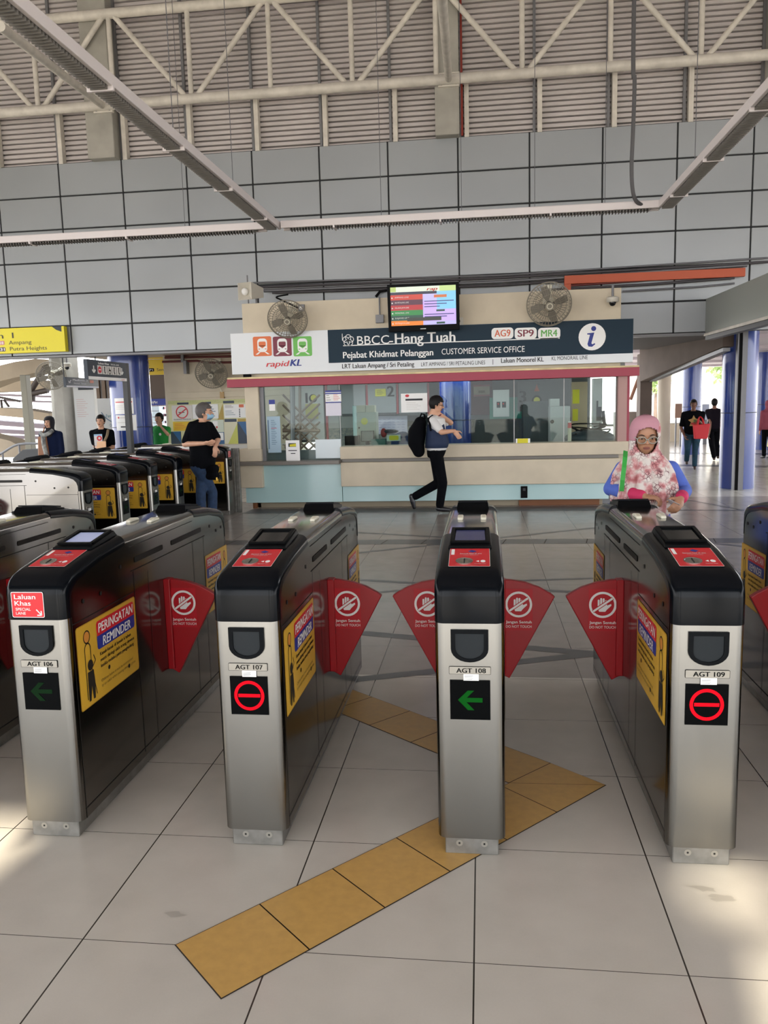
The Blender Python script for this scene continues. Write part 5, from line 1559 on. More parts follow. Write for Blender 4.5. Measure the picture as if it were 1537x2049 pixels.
def y2a(q, D, w, h):
    q.text(D, 'Ampang', w * .1, h * .62, h * .26, INKB, w=w * .7, lay=2, e=.001); q.text(D, 'Putra Heights', w * .1, h * .15, h * .26, INKB, w=w * 1.25, lay=2, e=.001)
def y2b(q, D, w, h):
    q.text(D, '2', w * .16, h * .6, h * .23, INKB, lay=2, e=.001); q.rrect(D, w * .12, h * .22, w * .46, h * .44, .02, BLACK, 2, .001); q.text(D, 'SP1', w * .29, h * .26, h * .13, WHITE, w=w * .22, al='C', lay=3, e=.001); q.text(D, 'Sentul', w * .58, h * .24, h * .18, INKB, w=w * .55, lay=2, e=.001)
YD = mat('sign dark gap', '6f5f20', .5)
px_thing('platform_sign', 'amber sign reading Ampang, Putra Heights behind the blue column', 'sign', 289, 697, 331, 718, 15.4, .06, AMB, y2a)
px_thing('platform_sign', 'amber sign reading 2 and SP1 below the Ampang sign', 'sign', 289, 719.5, 331, 750, 15.4, .06, AMB, y2b)
px_thing('totem_sign', 'tall white line map totem behind the man in the black T-shirt', 'sign', 156, 765, 186, 905, 15.6, .12, LGREY, floor=True, draw=lambda q, D, w, h: (q.rect(D, w * .25, h * .93, w, h, DARKB, 2, .001), lines(q, D, w * .12, h * .84, w * .6, 9, h * .02, mat('faded red ink', 'b08a84', .6), .008), q.rect(D, 0, 0, w, h * .1, BLACK, 2, .001)))
px_thing('advert_board', 'white advertising board behind the blue column', 'board', 199, 797, 236, 905, 16.5, .08, mat('white advert', 'cfcfce', .5), floor=True, draw=lambda q, D, w, h: (q.text(D, 'Family', w * .42, h * .78, h * .035, mat('teal print', '2f7f8c', .5), w=w * .4, lay=2, e=.001), q.text(D, 'ON TIME', w * .55, h * .67, h * .035, mat('soft blue ink', '60788c', .6), w=w * .4, lay=2, e=.001), q.ring(D, w * 1.0, h * .95, w * .85, w * .89, mat('soft blue ink', '60788c', .6), 2, .001, 20, PI * 1.15, PI * 1.45)))
# kiosk shop far behind
YK = 22.0
sh = thing('kiosk_shop', 'small shop with dark blue sign band behind the boy in the green T-shirt', 'shop', (at(310, 850, YK).x, YK, 0))
Li = Matrix.Translation(-sh.location)
q = MB(Li); px_box(q, 290, 750, 345, 798, YK, .3, mat('dark brown shopfront', '4a3a30', .5)); q.build('front', sh)
q = MB(Li); px_box(q, 290, 811, 345, 910, YK + 1.2, .1, mat('dim shop inside', '8c7c78', .6), True); q.build('inner_wall', sh)
q = MB(Li); D, w, h = px_box(q, 294, 798, 337, 811, YK - .1, .1, BL2); q.text(D, 'FamilyMart', w * .1, h * .3, h * .4, WHITE, w=w * .4, lay=2, e=.002); q.build('sign_band', sh)
q = MB(Li); px_box(q, 297, 813, 318, 905, YK + .3, .5, mat('bright fridge', 'd4e6f2', .3), True); [px_box(q, 298, 822 + 12 * k, 317, 823 + 12 * k, YK + .28, .02, MGREY) for k in range(6)]; q.build('fridge', sh)
q = MB(Li); r_ = random.Random(3)
for k in range(60):
    x0 = 320 + r_.random() * 20; y0 = 814 + 7 * int(r_.random() * 11); px_box(q, x0, y0, x0 + 2.5, y0 + 5, YK + .6, .1, r_.choice([REDP, WHITE, mat('pink goods', 'd98ca0', .5), mat('dark goods', '503038', .5)]))
q.build('goods_shelf', sh)
q = MB(); px_box(q, 140, 758, 228, 806, 24, .2, mat('dark glazed shopfront', '43362e', .3)); 
for k in range(7):
    px_box(q, 146 + k * 12, 758, 149 + k * 12, 806, 23.95, .1, mat('brown mullion', '6e5a4a', .5))
px_box(q, 140, 806, 232, 812, 23.9, .3, LGREY); px_box(q, 140, 820, 232, 905, 24.5, .2, mat('grey roof sheets', '97898c', .6))
struct(q.build('wall_far', bevel=0), 'dark glazed shopfront far behind the left signs')
# curved beams and posts outdoors on the left
def outline(name, label, pts, Y, th, m, cat='beam'):
    q = MB(); P = [at(x, y, Y) for x, y in pts]
    q.prism([(p.x, p.z) for p in P], Y, Y + th, m, 'y')
    o = q.build(name, bevel=.01); tag(o, label, cat); o['kind'] = 'structure'
    return o
CB = mat('tan concrete beam', '9a8c79', .75, var=.1, vscale=2)
outline('beam', 'upper curved tan beam outdoors at the left edge', [(-60, 752), (0, 731), (29, 724), (70, 718), (92, 719), (91, 742), (66, 747), (38, 754), (0, 763), (-60, 786)], 19, .7, CB)
outline('beam', 'second tan beam outdoors behind the steel post', [(-60, 764), (0, 765), (40, 762), (88, 761), (94, 781), (40, 783), (0, 784), (-60, 787)], 22, .7, CB)
outline('beam', 'third tan beam outdoors behind the woman in the black headscarf', [(-60, 815), (0, 816), (44, 818), (98, 827), (98, 844), (44, 836), (0, 832), (-60, 830)], 22, .7, CB)
outline('beam', 'lowest curved tan ramp edge outdoors at the left edge', [(-60, 862), (0, 877), (20, 882), (40, 893), (40, 915), (-60, 915)], 19, .7, CB)
RS = mat('mauve grey roof sheet', '8d8088', .6)
for k, (y0, y1, t) in enumerate(((786, 792, 4), (798, 803, 3), (838, 850, 9), (856, 864, 8), (869, 874, 6))):
    outline('roof_sheet', ['topmost', 'second', 'third', 'fourth', 'lowest'][k] + ' mauve grey roof sheet outdoors at the left edge', [(-60, y0), (100, y1), (150, y1 + 2), (150, y1 + 2 + t), (100, y1 + t), (-60, y0 + t)], 26 + k, .6, RS, 'roof')
for k, (x0, y0, x1, y1) in enumerate(((90, 736, 62, 782), (62, 788, 96, 781), (0, 795, 40, 803), (8, 800, 18, 814), (2, 800, 4, 816))):
    q = MB(); q.cyl(at(x0, y0, 18.94), at(x1, y1, 18.94), .07 if k < 2 else .03, mat('dark brown steel', '3b312c', .6), 10); tag(q.build('brace_tube', smooth=40), ['dark brace tube sloping down from the upper curved beam', 'dark brace tube joining the steel post and concrete column', 'long thin dark tie rod at the left edge', 'short dark diagonal rod near the left edge', 'short dark upright rod at the left edge'][k], 'brace')
q = MB(); q.ell(at(60, 795, 19.0), .1, mat('dark brown steel', '3b312c', .6)); q.cyl(at(60, 783, 19.0), at(60, 802, 19.0), .13, mat('dark brown steel', '3b312c', .6), 14); tag(q.build('steel_node', smooth=40), 'dark steel joint drum where the brace tubes meet', 'joint')
q = MB(); hull(q, [at(39, 750, 17.8), at(51, 750, 17.8), at(51, 750, 17.8) + Vector((0, .2, 0)), at(39, 750, 17.8) + Vector((0, .2, 0))], [Vector((at(51, 905, 17.8).x, 17.8, 0)), Vector((at(64, 905, 17.8).x, 17.8, 0)), Vector((at(64, 905, 17.8).x, 18, 0)), Vector((at(51, 905, 17.8).x, 18, 0))], mat('grey green steel', '6d6a5c', .5)); struct(q.build('pillar', bevel=.01), 'grey green steel post outdoors left of the concrete column')
q = MB(); q.tube(spline([at(-20, 920, 15), at(5, 906, 15), at(38, 889, 15), at(90, 888, 15)], 4), .025, MGREY, 8); [q.cyl(at(x, y, 15), Vector((at(x, y, 15).x, 15, 0)), .02, MGREY, 8) for x, y in ((5, 906), (38, 889), (85, 888))]; tag(q.build('handrail', smooth=50), 'grey tubular handrail at the left edge behind the far gates', 'handrail')
q = MB(); P0 = [(25, 918), (45, 900), (78, 899), (78, 925), (25, 925)]; P = [at(x, y, 14.4) for x, y in P0]; P[3].z = P[4].z = 0; q.prism([(p.x, p.z) for p in P], 14.4, 14.9, DGREY, 'y'); o = q.build('bin_housing', bevel=.01); o2 = MB(); tag(o, 'dark grey sloping cabinet behind the far gates', 'cabinet')
# steel barrier post by the office
a = at(462, 900, 11.75); b_ = at(478, 900, 11.75)
q = MB(); q.box(a.x, (a.x + b_.x) / 2 - .005, 11.72, 11.78, 0, .98, PLINTH); q.box((a.x + b_.x) / 2 + .005, b_.x, 11.72, 11.78, 0, .98, PLINTH); q.box(a.x, b_.x, 11.73, 11.77, .9, .96, PLINTH)
tag(q.build('barrier_post', bevel=.004), 'double steel barrier post at the left corner of the office', 'post')
# ground outdoors
q = MB(); q.add([(-90, -60, -.35), (90, -60, -.35), (90, 140, -.35), (-90, 140, -.35)], [(0, 1, 2, 3)], mat('pale paved ground', 'b5afa6', .8, var=.1, vscale=.4)); struct(q.build('ground'))
# ------------------------------------------------------------------ people
SKIN1 = mat('skin tan', 'a87a5e', .5, var=.05, vscale=20)
SKIN2 = mat('skin light', 'c99a7e', .5, var=.05, vscale=20)
SKIN3 = mat('skin brown', '7d5644', .5, var=.05, vscale=20)
HAIRB = mat('black hair', '0d0b0a', .55, spec=.25, bump=.3, bscale=120)
HAIRG = mat('grey hair', '4e4a48', .6, bump=.3, bscale=120)
EYEW = mat('eye white', 'b8b0a6', .3)
EYEB = mat('eye dark', '17100c', .2)
BROW = mat('eyebrow', '241a14', .7)
LIP = mat('lips', '8c564b', .5)
LIPD = mat('lip line', '5d302b', .6)
TBLACK = mat('black cloth', '0b0c10', .9, spec=.08, bump=.2, bscale=80)
TNAVY = mat('navy cloth', '161f3a', .9, spec=.1, bump=.2, bscale=80)
TWHITE = mat('white shirt cloth', 'd9d8d6', .8)
DENIM = mat('blue denim', '1f3553', .85, var=.25, vscale=18)
DENIM2 = mat('teal denim', '1c3f52', .85, var=.2, vscale=18)
SHOE = mat('black shoe leather', '131212', .35)
SHOEB = mat('brown shoe', '3a2620', .5)
def cap(q, p0, r0, p1, r1, m, n=12):
    q.cyl(p0, p1, r0, m, n, r2=r1)
    q.ell(p0, r0 * .999, m, nu=n, nv=8); q.ell(p1, r1 * .999, m, nu=n, nv=8)
def chain(q, P, R, m):
    for i in range(len(P) - 1):
        cap(q, P[i], R[i], P[i + 1], R[i + 1], m)
def blob(q, name, parent, m, voxel, iters=3, fac=.5):
    o = q.build(name, parent)
    r = o.modifiers.new('r', 'REMESH'); r.mode = 'VOXEL'; r.voxel_size = voxel; r.use_smooth_shade = True
    s = o.modifiers.new('s', 'SMOOTH'); s.factor = fac; s.iterations = iters
    dg = bpy.context.evaluated_depsgraph_get(); dg.update()
    me = bpy.data.meshes.new_from_object(o.evaluated_get(dg))
    o.modifiers.clear()
    old = o.data; o.data = me
    bpy.data.meshes.remove(old)
    me.materials.clear(); me.materials.append(m)
    me.polygons.foreach_set('material_index', [0] * len(me.polygons))
    me.polygons.foreach_set('use_smooth', [True] * len(me.polygons))
    return o
def frame(c, x, y, z):
    return Matrix(((x.x, y.x, z.x, c.x), (x.y, y.y, z.y, c.y), (x.z, y.z, z.z, c.z), (0, 0, 0, 1)))
def hand(q, wrist, d, nrm, thumb, k, curl, m, fr=.0085):
    # d: wrist to fingertips, nrm: out of the palm, thumb: +1/-1 side
    d = d.normalized(); nrm = (nrm - d * nrm.dot(d)).normalized(); s = d.cross(nrm) * thumb
    M = frame(wrist + d * .045 * k, s, nrm, d)
    q.ell((0, 0, 0), (.040 * k, .016 * k, .055 * k), m, M)
    for i, (off, L) in enumerate(((.028, .070), (.0095, .078), (-.0095, .073), (-.027, .058))):
        b0 = wrist + d * .083 * k + s * off * k
        P = [b0]; a = 0
        for j, f in enumerate((.45, .32, .23)):
            a += curl * (1.0 + .08 * i)
            P.append(P[-1] + (d * math.cos(a) + nrm * math.sin(a)) * L * f * k)
        chain(q, P, [fr * k, fr * .95 * k, fr * .88 * k, fr * .8 * k], m)
    t0 = wrist + d * .03 * k + s * .03 * k
    t1 = t0 + (d * .6 + s * .65 + nrm * .3).normalized() * .042 * k
    t2 = t1 + (d * .85 + s * .1 + nrm * (.3 + .4 * curl)).normalized() * .036 * k
    chain(q, [t0, t1, t2], [.012 * k, .0105 * k, .009 * k], m)
def person(label, loc, sk, group=None):
    loc = Vector(loc)
    t = thing('person', label, 'person', loc, 0, group)
    H = sk['H']; k = H / 1.7
    vox = sk.get('vox', .009)
    ph = sk.get('face', 0); f = Vector((math.sin(ph), -math.cos(ph), 0)); r = Vector((math.cos(ph), math.sin(ph), 0)); up = Vector((0, 0, 1))
    lean = sk.get('lean', 0.0); wd = sk.get('width', 1.0); bl = sk.get('belly', 0.0)
    hipc = Vector(sk.get('hip', (0, 0, .53 * H)))
    def spine(zf):          # point on the spine at a fraction of the height
        dz = zf * H - .53 * H
        return hipc + up * dz + f * (lean * dz)
    neck = Vector(sk['neck']) if 'neck' in sk else spine(.845)
    shc = spine(.80)
    sw = .108 * H * wd
    j = {}
    for side, sg in (('A', -1), ('B', 1)):
        j['sh' + side] = Vector(sk['sh' + side]) if 'sh' + side in sk else shc + r * sg * sw
        j['el' + side] = Vector(sk['el' + side]) if 'el' + side in sk else j['sh' + side] + Vector((0, 0, -.175 * H)) + r * sg * .02
        j['wr' + side] = Vector(sk['wr' + side]) if 'wr' + side in sk else j['el' + side] + Vector((0, 0, -.14 * H)) + f * .05
        j['hp' + side] = hipc + r * sg * .052 * H * wd - up * .01
        j['kn' + side] = Vector(sk['kn' + side]) if 'kn' + side in sk else hipc + r * sg * .055 * H + up * (.285 * H - .53 * H) + f * .015 - Vector((0, 0, hipc.z - .53 * H))
        j['an' + side] = Vector(sk['an' + side]) if 'an' + side in sk else Vector((j['kn' + side].x, j['kn' + side].y, .05 * H)) - f * .02
        j['ft' + side] = Vector(sk['ft' + side]).normalized() if 'ft' + side in sk else f
    hc = Vector(sk['head']) if 'head' in sk else neck + up * .085 * H + f * .02
    hp = sk.get('hface', ph); pit = sk.get('pitch', 0.0)
    hf0 = Vector((math.sin(hp), -math.cos(hp), 0)); hr = Vector((math.cos(hp), math.sin(hp), 0))
    hf = hf0 * math.cos(pit) - up * math.sin(pit); hu = up * math.cos(pit) + hf0 * math.sin(pit)
    hs = sk.get('hs', k); MH = frame(hc, hr * hs, -hf * hs, hu * hs)       # head space: x right, -y front, z up
    skin = sk['skin']
    def torso(q, infl, m, z0=.50, z1=.83, collar=True):
        rows = [(.47, .070, .060), (.50, .088, .068), (.53, .098, .070), (.58, .094, .064), (.63, .089, .062), (.70, .094, .066), (.76, .104, .068), (.80, .100, .060), (.825, .070, .048), (.845, .036, .036)]
        V = []; n = 24; ks = 0
        zs_ = [z0] + [a[0] for a in rows if z0 + .01 < a[0] < z1 - .005] + [z1]
        for zf in zs_:
            a, b_ = rows[0], rows[-1]
            for u, v in zip(rows, rows[1:]):
                if u[0] <= zf <= v[0]: a, b_ = u, v
            tt = (zf - a[0]) / max(1e-6, b_[0] - a[0]); tt = max(0, min(1, tt))
            rx = (a[1] + (b_[1] - a[1]) * tt) * H * wd + infl; ry = (a[2] + (b_[2] - a[2]) * tt) * H + infl
            fb_ = bl * max(0, 1 - abs(zf - .60) / .12)
            c = spine(zf)
            if zf > .80: c = c + (neck - spine(.845)) * ((zf - .80) / .045)
            for i in range(n):
                an = 2 * PI * i / n
                dy = math.sin(an)
                V.append(c + r * rx * math.cos(an) + f * (ry * dy + (fb_ if dy > 0 else 0) * max(0, dy)))
            ks += 1
        Fs = [(i * n + jj, i * n + (jj + 1) % n, (i + 1) * n + (jj + 1) % n, (i + 1) * n + jj) for i in range(ks - 1) for jj in range(n)]
        Fs += [tuple(range(n))[::-1], tuple(range((ks - 1) * n, ks * n))]
        q.add(V, Fs, m)
    # ---- the body, one continuous surface
    q = MB()
    q.ell((0, .012, .02), (.074, .094, .098), skin, MH, 24, 16)
    q.ell((0, -.022, -.048), (.056, .062, .062), skin, MH, 20, 12)
    q.ell((0, -.045, -.090), (.026, .026, .018), skin, MH, 12, 8)
    cap(q, MH @ Vector((0, -.088, .012)), .008 * k, MH @ Vector((0, -.106, -.020)), .0125 * k, skin)
    for sg in (-1, 1):
        q.ell((sg * .012, -.095, -.022), (.008, .010, .008), skin, MH, 10, 8)
        q.ell((sg * .036, -.068, -.022), (.022, .022, .018), skin, MH, 12, 8)
        q.ell((sg * .076, .010, -.005), (.008, .018, .032), skin, MH, 10, 10)
    cap(q, neck - up * .03, .062 * k, MH @ Vector((0, .015, -.06)), .050 * k, skin)
    torso(q, 0, skin, .49, .845)
    for sd in 'AB':
        chain(q, [j['sh' + sd], j['el' + sd], j['wr' + sd]], [.050 * k, .040 * k, .027 * k], skin)
        cap(q, j['sh' + sd].lerp(shc, .5), .06 * k, j['sh' + sd], .050 * k, skin)
        d = Vector(sk['hd' + sd]) if 'hd' + sd in sk else (j['wr' + sd] - j['el' + sd])
        pn = Vector(sk.get('pn' + sd, tuple(-r * (1 if sd == 'B' else -1))))
        hand(q, j['wr' + sd], d, pn, sk.get('th' + sd, 1 if sd == 'A' else -1), k, sk.get('curl', .35), skin, sk.get('fr', .0095))
        chain(q, [j['hp' + sd], j['kn' + sd], j['an' + sd]], [.080 * k * wd, .055 * k, .036 * k], skin)
        fd = j['ft' + sd]; dn = -up if abs(fd.z) < .3 else (-up + fd * fd.z).normalized()
        cap(q, j['an' + sd] + dn * .03 * k, .030 * k, j['an' + sd] + dn * .045 * k + fd * .11 * k, .020 * k, skin)
    blob(q, 'body', t, skin, vox, 2)
    # ---- face
    for sg in (-1, 1):
        q = MB(MH); q.ell((sg * .031, -.0795, .006), (.0140, .008, .0048), EYEW); q.ell((sg * .031, -.0855, .005), (.0062, .004, .0062), EYEB, nu=10, nv=8)
        q.build('eye', t, smooth=60)
        q = MB(MH); q.tube([(sg * .016, -.0875, .022), (sg * .032, -.085, .028), (sg * .050, -.072, .023)], [.003, .0042, .0025], BROW, 6); q.build('eyebrow', t, smooth=60)
    q = MB(MH); q.ell((0, -.083, -.0525), (.0215, .008, .0055), LIP); q.ell((0, -.081, -.0625), (.0185, .009, .0060), LIP); q.tube([(-.021, -.084, -.057), (0, -.0905, -.0575), (.021, -.084, -.057)], .0016, LIPD, 5)
    q.build('mouth', t, smooth=60)
    # ---- hair
    if sk.get('hair'):
        q = MB(); nu, nv = 36, 24; V = []; keep = []
        for i in range(nv + 1):
            a = PI * i / nv
            for jx in range(nu):
                b_ = 2 * PI * jx / nu
                x, y, z = math.sin(a) * math.cos(b_), math.sin(a) * math.sin(b_), math.cos(a)
                wob = 1 + .03 * mnoise.noise(Vector((x * 4, y * 4, z * 4)))
                V.append((x * .082 * wob, .014 + y * .103 * wob, .026 + z * .106 * wob))
        Fs = []
        for i in range(nv):
            for jx in range(nu):
                id_ = (i * nu + jx, i * nu + (jx + 1) % nu, (i + 1) * nu + (jx + 1) % nu, (i + 1) * nu + jx)
                c = sum((Vector(V[a]) for a in id_), Vector()) / 4
                line = .055 if c.y < -.045 else (.055 - (c.y + .045) * 1.9 if c.y < .02 else -.07 - sk.get('hlen', 0))
                if abs(c.x) > .06 and -.045 < c.y < .01: line = max(line, -.012)
                if c.z > line: Fs.append(id_)
        q.add(V, Fs, sk['hair'], MH)
        o = q.build('hair', t, smooth=80, solid=.010 * k)
    # ---- clothes
    if sk.get('shirt'):
        m, sl, hem = sk['shirt']
        q = MB(); infl = sk.get('infl', .014)
        torso(q, infl, m, hem, .838)
        for sd in 'AB':
            S_, E_, W_ = j['sh' + sd], j['el' + sd], j['wr' + sd]
            cap(q, S_.lerp(shc, .55), .068 * k, S_, .060 * k, m)
            cap(q, neck - up * .012 * H, .052 * k, S_ + up * .004, .050 * k, m)
            if sl <= 1:
                cap(q, S_, .060 * k, S_.lerp(E_, sl), .058 * k, m)
            else:
                chain(q, [S_, E_, E_.lerp(W_, sl - 1)], [.060 * k, .053 * k, .040 * k], m)
        blob(q, 'shirt', t, m, vox * 1.1, 3)
    if sk.get('trousers'):
        m = sk['trousers']; q = MB()
        torso(q, .010, m, .475, sk.get('waist', .60))
        for sd in 'AB':
            chain(q, [j['hp' + sd], j['kn' + sd], j['an' + sd] + (j['kn' + sd] - j['an' + sd]).normalized() * .02], [.096 * k * wd, .070 * k, .060 * k], m)
        blob(q, 'trousers', t, m, vox * 1.1, 3)
    for sd in 'AB':
        q = MB(); a = j['an' + sd]; fd = j['ft' + sd]
        dn = Vector((0, 0, -1)) if abs(fd.z) < .3 else (Vector((0, 0, -1)) + fd * fd.z).normalized()
        cap(q, a + dn * .035 * k - fd * .02 * k, .040 * k, a + dn * .045 * k + fd * .06 * k, .040 * k, sk.get('shoe', SHOE))
        cap(q, a + dn * .045 * k + fd * .06 * k, .040 * k, a + dn * .055 * k + fd * .15 * k, .028 * k, sk.get('shoe', SHOE))
        o = blob(q, 'shoe', t, sk.get('shoe', SHOE), .008, 2)
    return t, MH, j, dict(f=f, r=r, k=k, spine=spine, neck=neck, hc=hc, H=H)
def J(loc):
    loc = Vector(loc)
    return lambda px, py, dy=0.0: tuple(at(px, py, loc.y + dy) - loc)
def ground(px, Y, ref=900):
    p = at(px, ref, Y); return Vector((p.x, Y, 0))
# ---- the man walking past the counter
loc = ground(872, 11.5); P = J(loc)
wm, MH, jw, ex = person('man in white shirt and navy waistcoat walking past the service counter', loc, dict(H=1.70, face=PI / 2, hface=PI / 2 + .05, pitch=.25, skin=SKIN2, hair=HAIRB, lean=.05, belly=.05, wd=1.0, hip=(0.0, 0, .90),
    neck=P(864, 831), head=P(874, 810), shA=P(868, 843, .17), shB=P(866, 842, -.17), elB=P(884, 865, -.26), wrB=P(909, 862, -.22), hdB=(.06, 0, -.08), elA=P(902, 846, .2), wrA=P(884, 831, .0), hdA=(-.09, -.03, .03), thA=1,
    knA=P(878, 966, .1), anA=P(829, 994, .1), ftA=(.32, 0, -.95), knB=P(886, 966, -.1), anB=P(880, 1013, -.1), trousers=TBLACK, waist=.56, shirt=(TWHITE, .72, .535), shoe=mat('polished black shoe', '1c1d22', .25)))
q = MB()
for zf, rx, ry in ((.555, .106, .078), (.6, .105, .078), (.66, .1, .076), (.72, .098, .074), (.765, .085, .066)):
    pass
VEST = mat('navy waistcoat', '1d2c49', .8, var=.1, vscale=8)
V = []; n = 28; rows = [(.556, .185, .152, .06), (.60, .182, .15, .085), (.65, .175, .145, .06), (.70, .172, .14, .03), (.745, .165, .135, .01), (.775, .13, .12, 0)]
for zf, rx, ry, fb_ in rows:
    c = ex['spine'](zf)
    for i in range(n):
        a = 2 * PI * i / n
        V.append(c + ex['r'] * rx * math.cos(a) + ex['f'] * (ry * math.sin(a) + (fb_ if math.sin(a) > 0 else 0) * max(0, math.sin(a))))
Fs = [(i * n + a, i * n + (a + 1) % n, (i + 1) * n + (a + 1) % n, (i + 1) * n + a) for i in range(len(rows) - 1) for a in range(n) if abs(a - 7 + .5) > 2.6]
q.add(V, Fs, VEST)
q.build('waistcoat', wm, smooth=80, solid=.012)
q = MB(MH)
q.tube([(-.07, -.02, .008), (-.052, -.088, .006), (-.016, -.1, .004), (.016, -.1, .004), (.052, -.088, .006), (.07, -.02, .008)], .0028, BLACK, 5)
q.build('spectacles', wm)
q = MB(); c = Vector(P(880, 831, 0)); q.tube([c + Vector((.022 * math.cos(2 * PI * i / 14), .03 * math.sin(2 * PI * i / 14), .012 * math.cos(2 * PI * i / 14))) for i in range(14)], .01, mat('dark red watch', '6b1f2a', .4), 6, True); q.build('wristwatch', wm)
q = MB(); q.tube([Vector(P(866, 832, -.10)), Vector(P(858, 838, -.17)), Vector(P(860, 848, -.21)), Vector(P(862, 862, -.19))], [.018, .02, .018, .014], TBLACK, 8); q.build('strap', wm)
bp = thing('backpack', 'black backpack worn by the man walking past the counter', 'backpack', loc + Vector(P(835, 905)))
q = MB()
cz = [Vector(P(x, y)) - Vector(P(835, 905)) for x, y in ((838, 903), (833, 885), (835, 865), (841, 846))]
for a, b_, ra, rb_ in zip(cz, cz[1:], (.09, .125, .13), (.125, .13, .09)):
    for dy in (-.09, .09):
        cap(q, a + Vector((0, dy, 0)), ra * .85, b_ + Vector((0, dy, 0)), rb_ * .85, TBLACK)
    cap(q, a, ra, b_, rb_, TBLACK)
blob(q, 'pack', bp, TBLACK, .012, 4)
q = MB(); c = cz[3]; q.tube([c + Vector((.0, 0, .07)), c + Vector((.02, 0, .13)), c + Vector((.06, 0, .12)), c + Vector((.07, 0, .05))], .014, TBLACK, 6); q.build('handle', bp)
# ---- the man in the black polo by the far gates
loc = ground(402, 10.0); P = J(loc)
pm, MH, jp, ex = person('man in black polo and jeans wearing a blue face mask beside the far gates', loc, dict(H=1.66, face=1.4, hface=1.7, skin=SKIN2, hair=HAIRG, belly=.07, width=1.12, hip=(0, 0, .87), neck=P(401, 842), head=P(410, 826), hs=1.02,
    shB=P(384, 852, -.12), elB=P(370, 889, -.2), wrB=P(410, 887, -.34), pnB=(0, .6, .5), shA=P(419, 852, .16), elA=P(436, 880, .1), wrA=P(431, 893, -.1), hdA=(0.0, -.02, -.09), pnA=(-.5, .6, 0), knA=P(425, 985, .05), knB=P(402, 985, -.1), trousers=DENIM, waist=.58, shirt=(TBLACK, .85, .50), infl=.022, shoe=SHOE))
q = MB(MH); MASK = mat('pale blue mask', '8fb8d2', .7)
V = []; n = 12
for i, z in enumerate((-.015, -.035, -.06, -.088)):
    for a in range(n + 1):
        t_ = -1.15 + 2.3 * a / n
        rx = (.066, .07, .066, .048)[i]; ry = (.108, .118, .112, .082)[i]
        V.append((rx * math.sin(t_), -ry * math.cos(t_) + .006, z))
q.add(V, [(i * (n + 1) + a, i * (n + 1) + a + 1, (i + 1) * (n + 1) + a + 1, (i + 1) * (n + 1) + a) for i in range(3) for a in range(n)], MASK)
for sg in (-1, 1): q.tube([(sg * .062, -.04, -.02), (sg * .078, -.01, .0), (sg * .078, .02, .01)], .0015, WHITE, 4)
q.build('face_mask', pm, smooth=70, solid=.003)
wbk = thing('waist_bag', 'black waist bag worn by the man in the black polo', 'bag', loc + Vector(P(424, 945, -.05)))
q = MB()
for a, b_ in (((-.06, 0, .05), (.06, -.05, .05)), ((-.06, 0, -.04), (.06, -.05, -.04))):
    cap(q, Vector(a), .06, Vector(b_), .06, TBLACK)
blob(q, 'pouch', wbk, TBLACK, .012, 3)
q = MB(); q.cyl((.09, -.09, -.10), (.09, -.09, -.06), .012, mat('brass fob', 'c8a04a', .3, metal=1)); q.build('fob', wbk)
# ---- woman with the black headscarf at the far left
def scarf(t, MH, m, ex, drop=.25, wide=1.0):
    q = MB(); n = 32; V = []
    rows = [(.128, .02, .02), (.122, .045, .055), (.095, .075, .092), (.05, .086, .108), (.0, .086, .108), (-.05, .078, .098), (-.095, .072, .085), (-.13, .09 * wide, .09), (-.17, .14 * wide, .105), (-.22, .17 * wide, .12), (-.22 - drop * .5, .175 * wide, .13), (-.22 - drop, .16 * wide, .12)]
    for i, (z, rx, ry) in enumerate(rows):
        for a in range(n):
            t_ = 2 * PI * a / n
            fo = 1 + (.05 * math.sin(7 * t_ + i * .4) if i > 7 else 0)
            V.append((rx * math.sin(t_) * fo, .012 - ry * math.cos(t_) * fo, z))
    Fs = []
    for i in range(len(rows) - 1):
        for a in range(n):
            b_ = (a + 1) % n
            zc = (rows[i][0] + rows[i + 1][0]) / 2
            tt = 2 * PI * (a + .5) / n
            fx = rows[i][1] * math.sin(tt)
            if math.cos(tt) > .25 and -.095 < zc < .07 and abs(fx) < .060: continue
            Fs.append((i * n + a, i * n + b_, (i + 1) * n + b_, (i + 1) * n + a))
    q.add(V, Fs, m, MH)
    return q.build('headscarf', t, smooth=70, solid=.008)
loc = ground(104, 13.0); P = J(loc)
lw, MH, j_, ex = person('woman in black headscarf and navy top carrying a brown bag at the far left', loc, dict(H=1.52, face=.0, hface=-.08, skin=SKIN2, shirt=(TNAVY, 1.85, .42), trousers=TNAVY, shoe=SHOE, infl=.02))
scarf(lw, MH, mat('black headscarf cloth', '17171c', .85), ex, .06, .8)
q = MB(); GS = mat('grey white scarf', 'b5b5ae', .8, hex2='55585a', vscale=12)
c = ex['neck']; q.tube(spline([c + Vector((-.12, -.10, -.03)), c + Vector((-.05, -.16, -.08)), c + Vector((.05, -.16, -.05)), c + Vector((.1, -.1, .0))]), .035, GS, 8); q.tube(spline([c + Vector((-.05, -.16, -.06)), c + Vector((-.04, -.17, -.25)), c + Vector((.0, -.16, -.5))]), .038, GS, 8); q.build('neck_scarf', lw, smooth=60)
hb = thing('shoulder_bag', 'brown bag on the arm of the woman in the black headscarf', 'bag', loc + Vector(P(88, 893, -.1)))
LEATH = mat('brown leather', '8a5a3a', .5)
q = MB(); q.prism([(-.10, -.16), (.10, -.16), (.08, .17), (-.08, .17)], -.05, .05, LEATH, 'y'); q.build('bag_body', hb, bevel=.02, seg=3)
q = MB(); q.tube(spline([(-.05, 0, .16), (.01, 0, .25), (.03, .02, .33)]), .012, LEATH, 6); q.build('strap', hb, smooth=60)
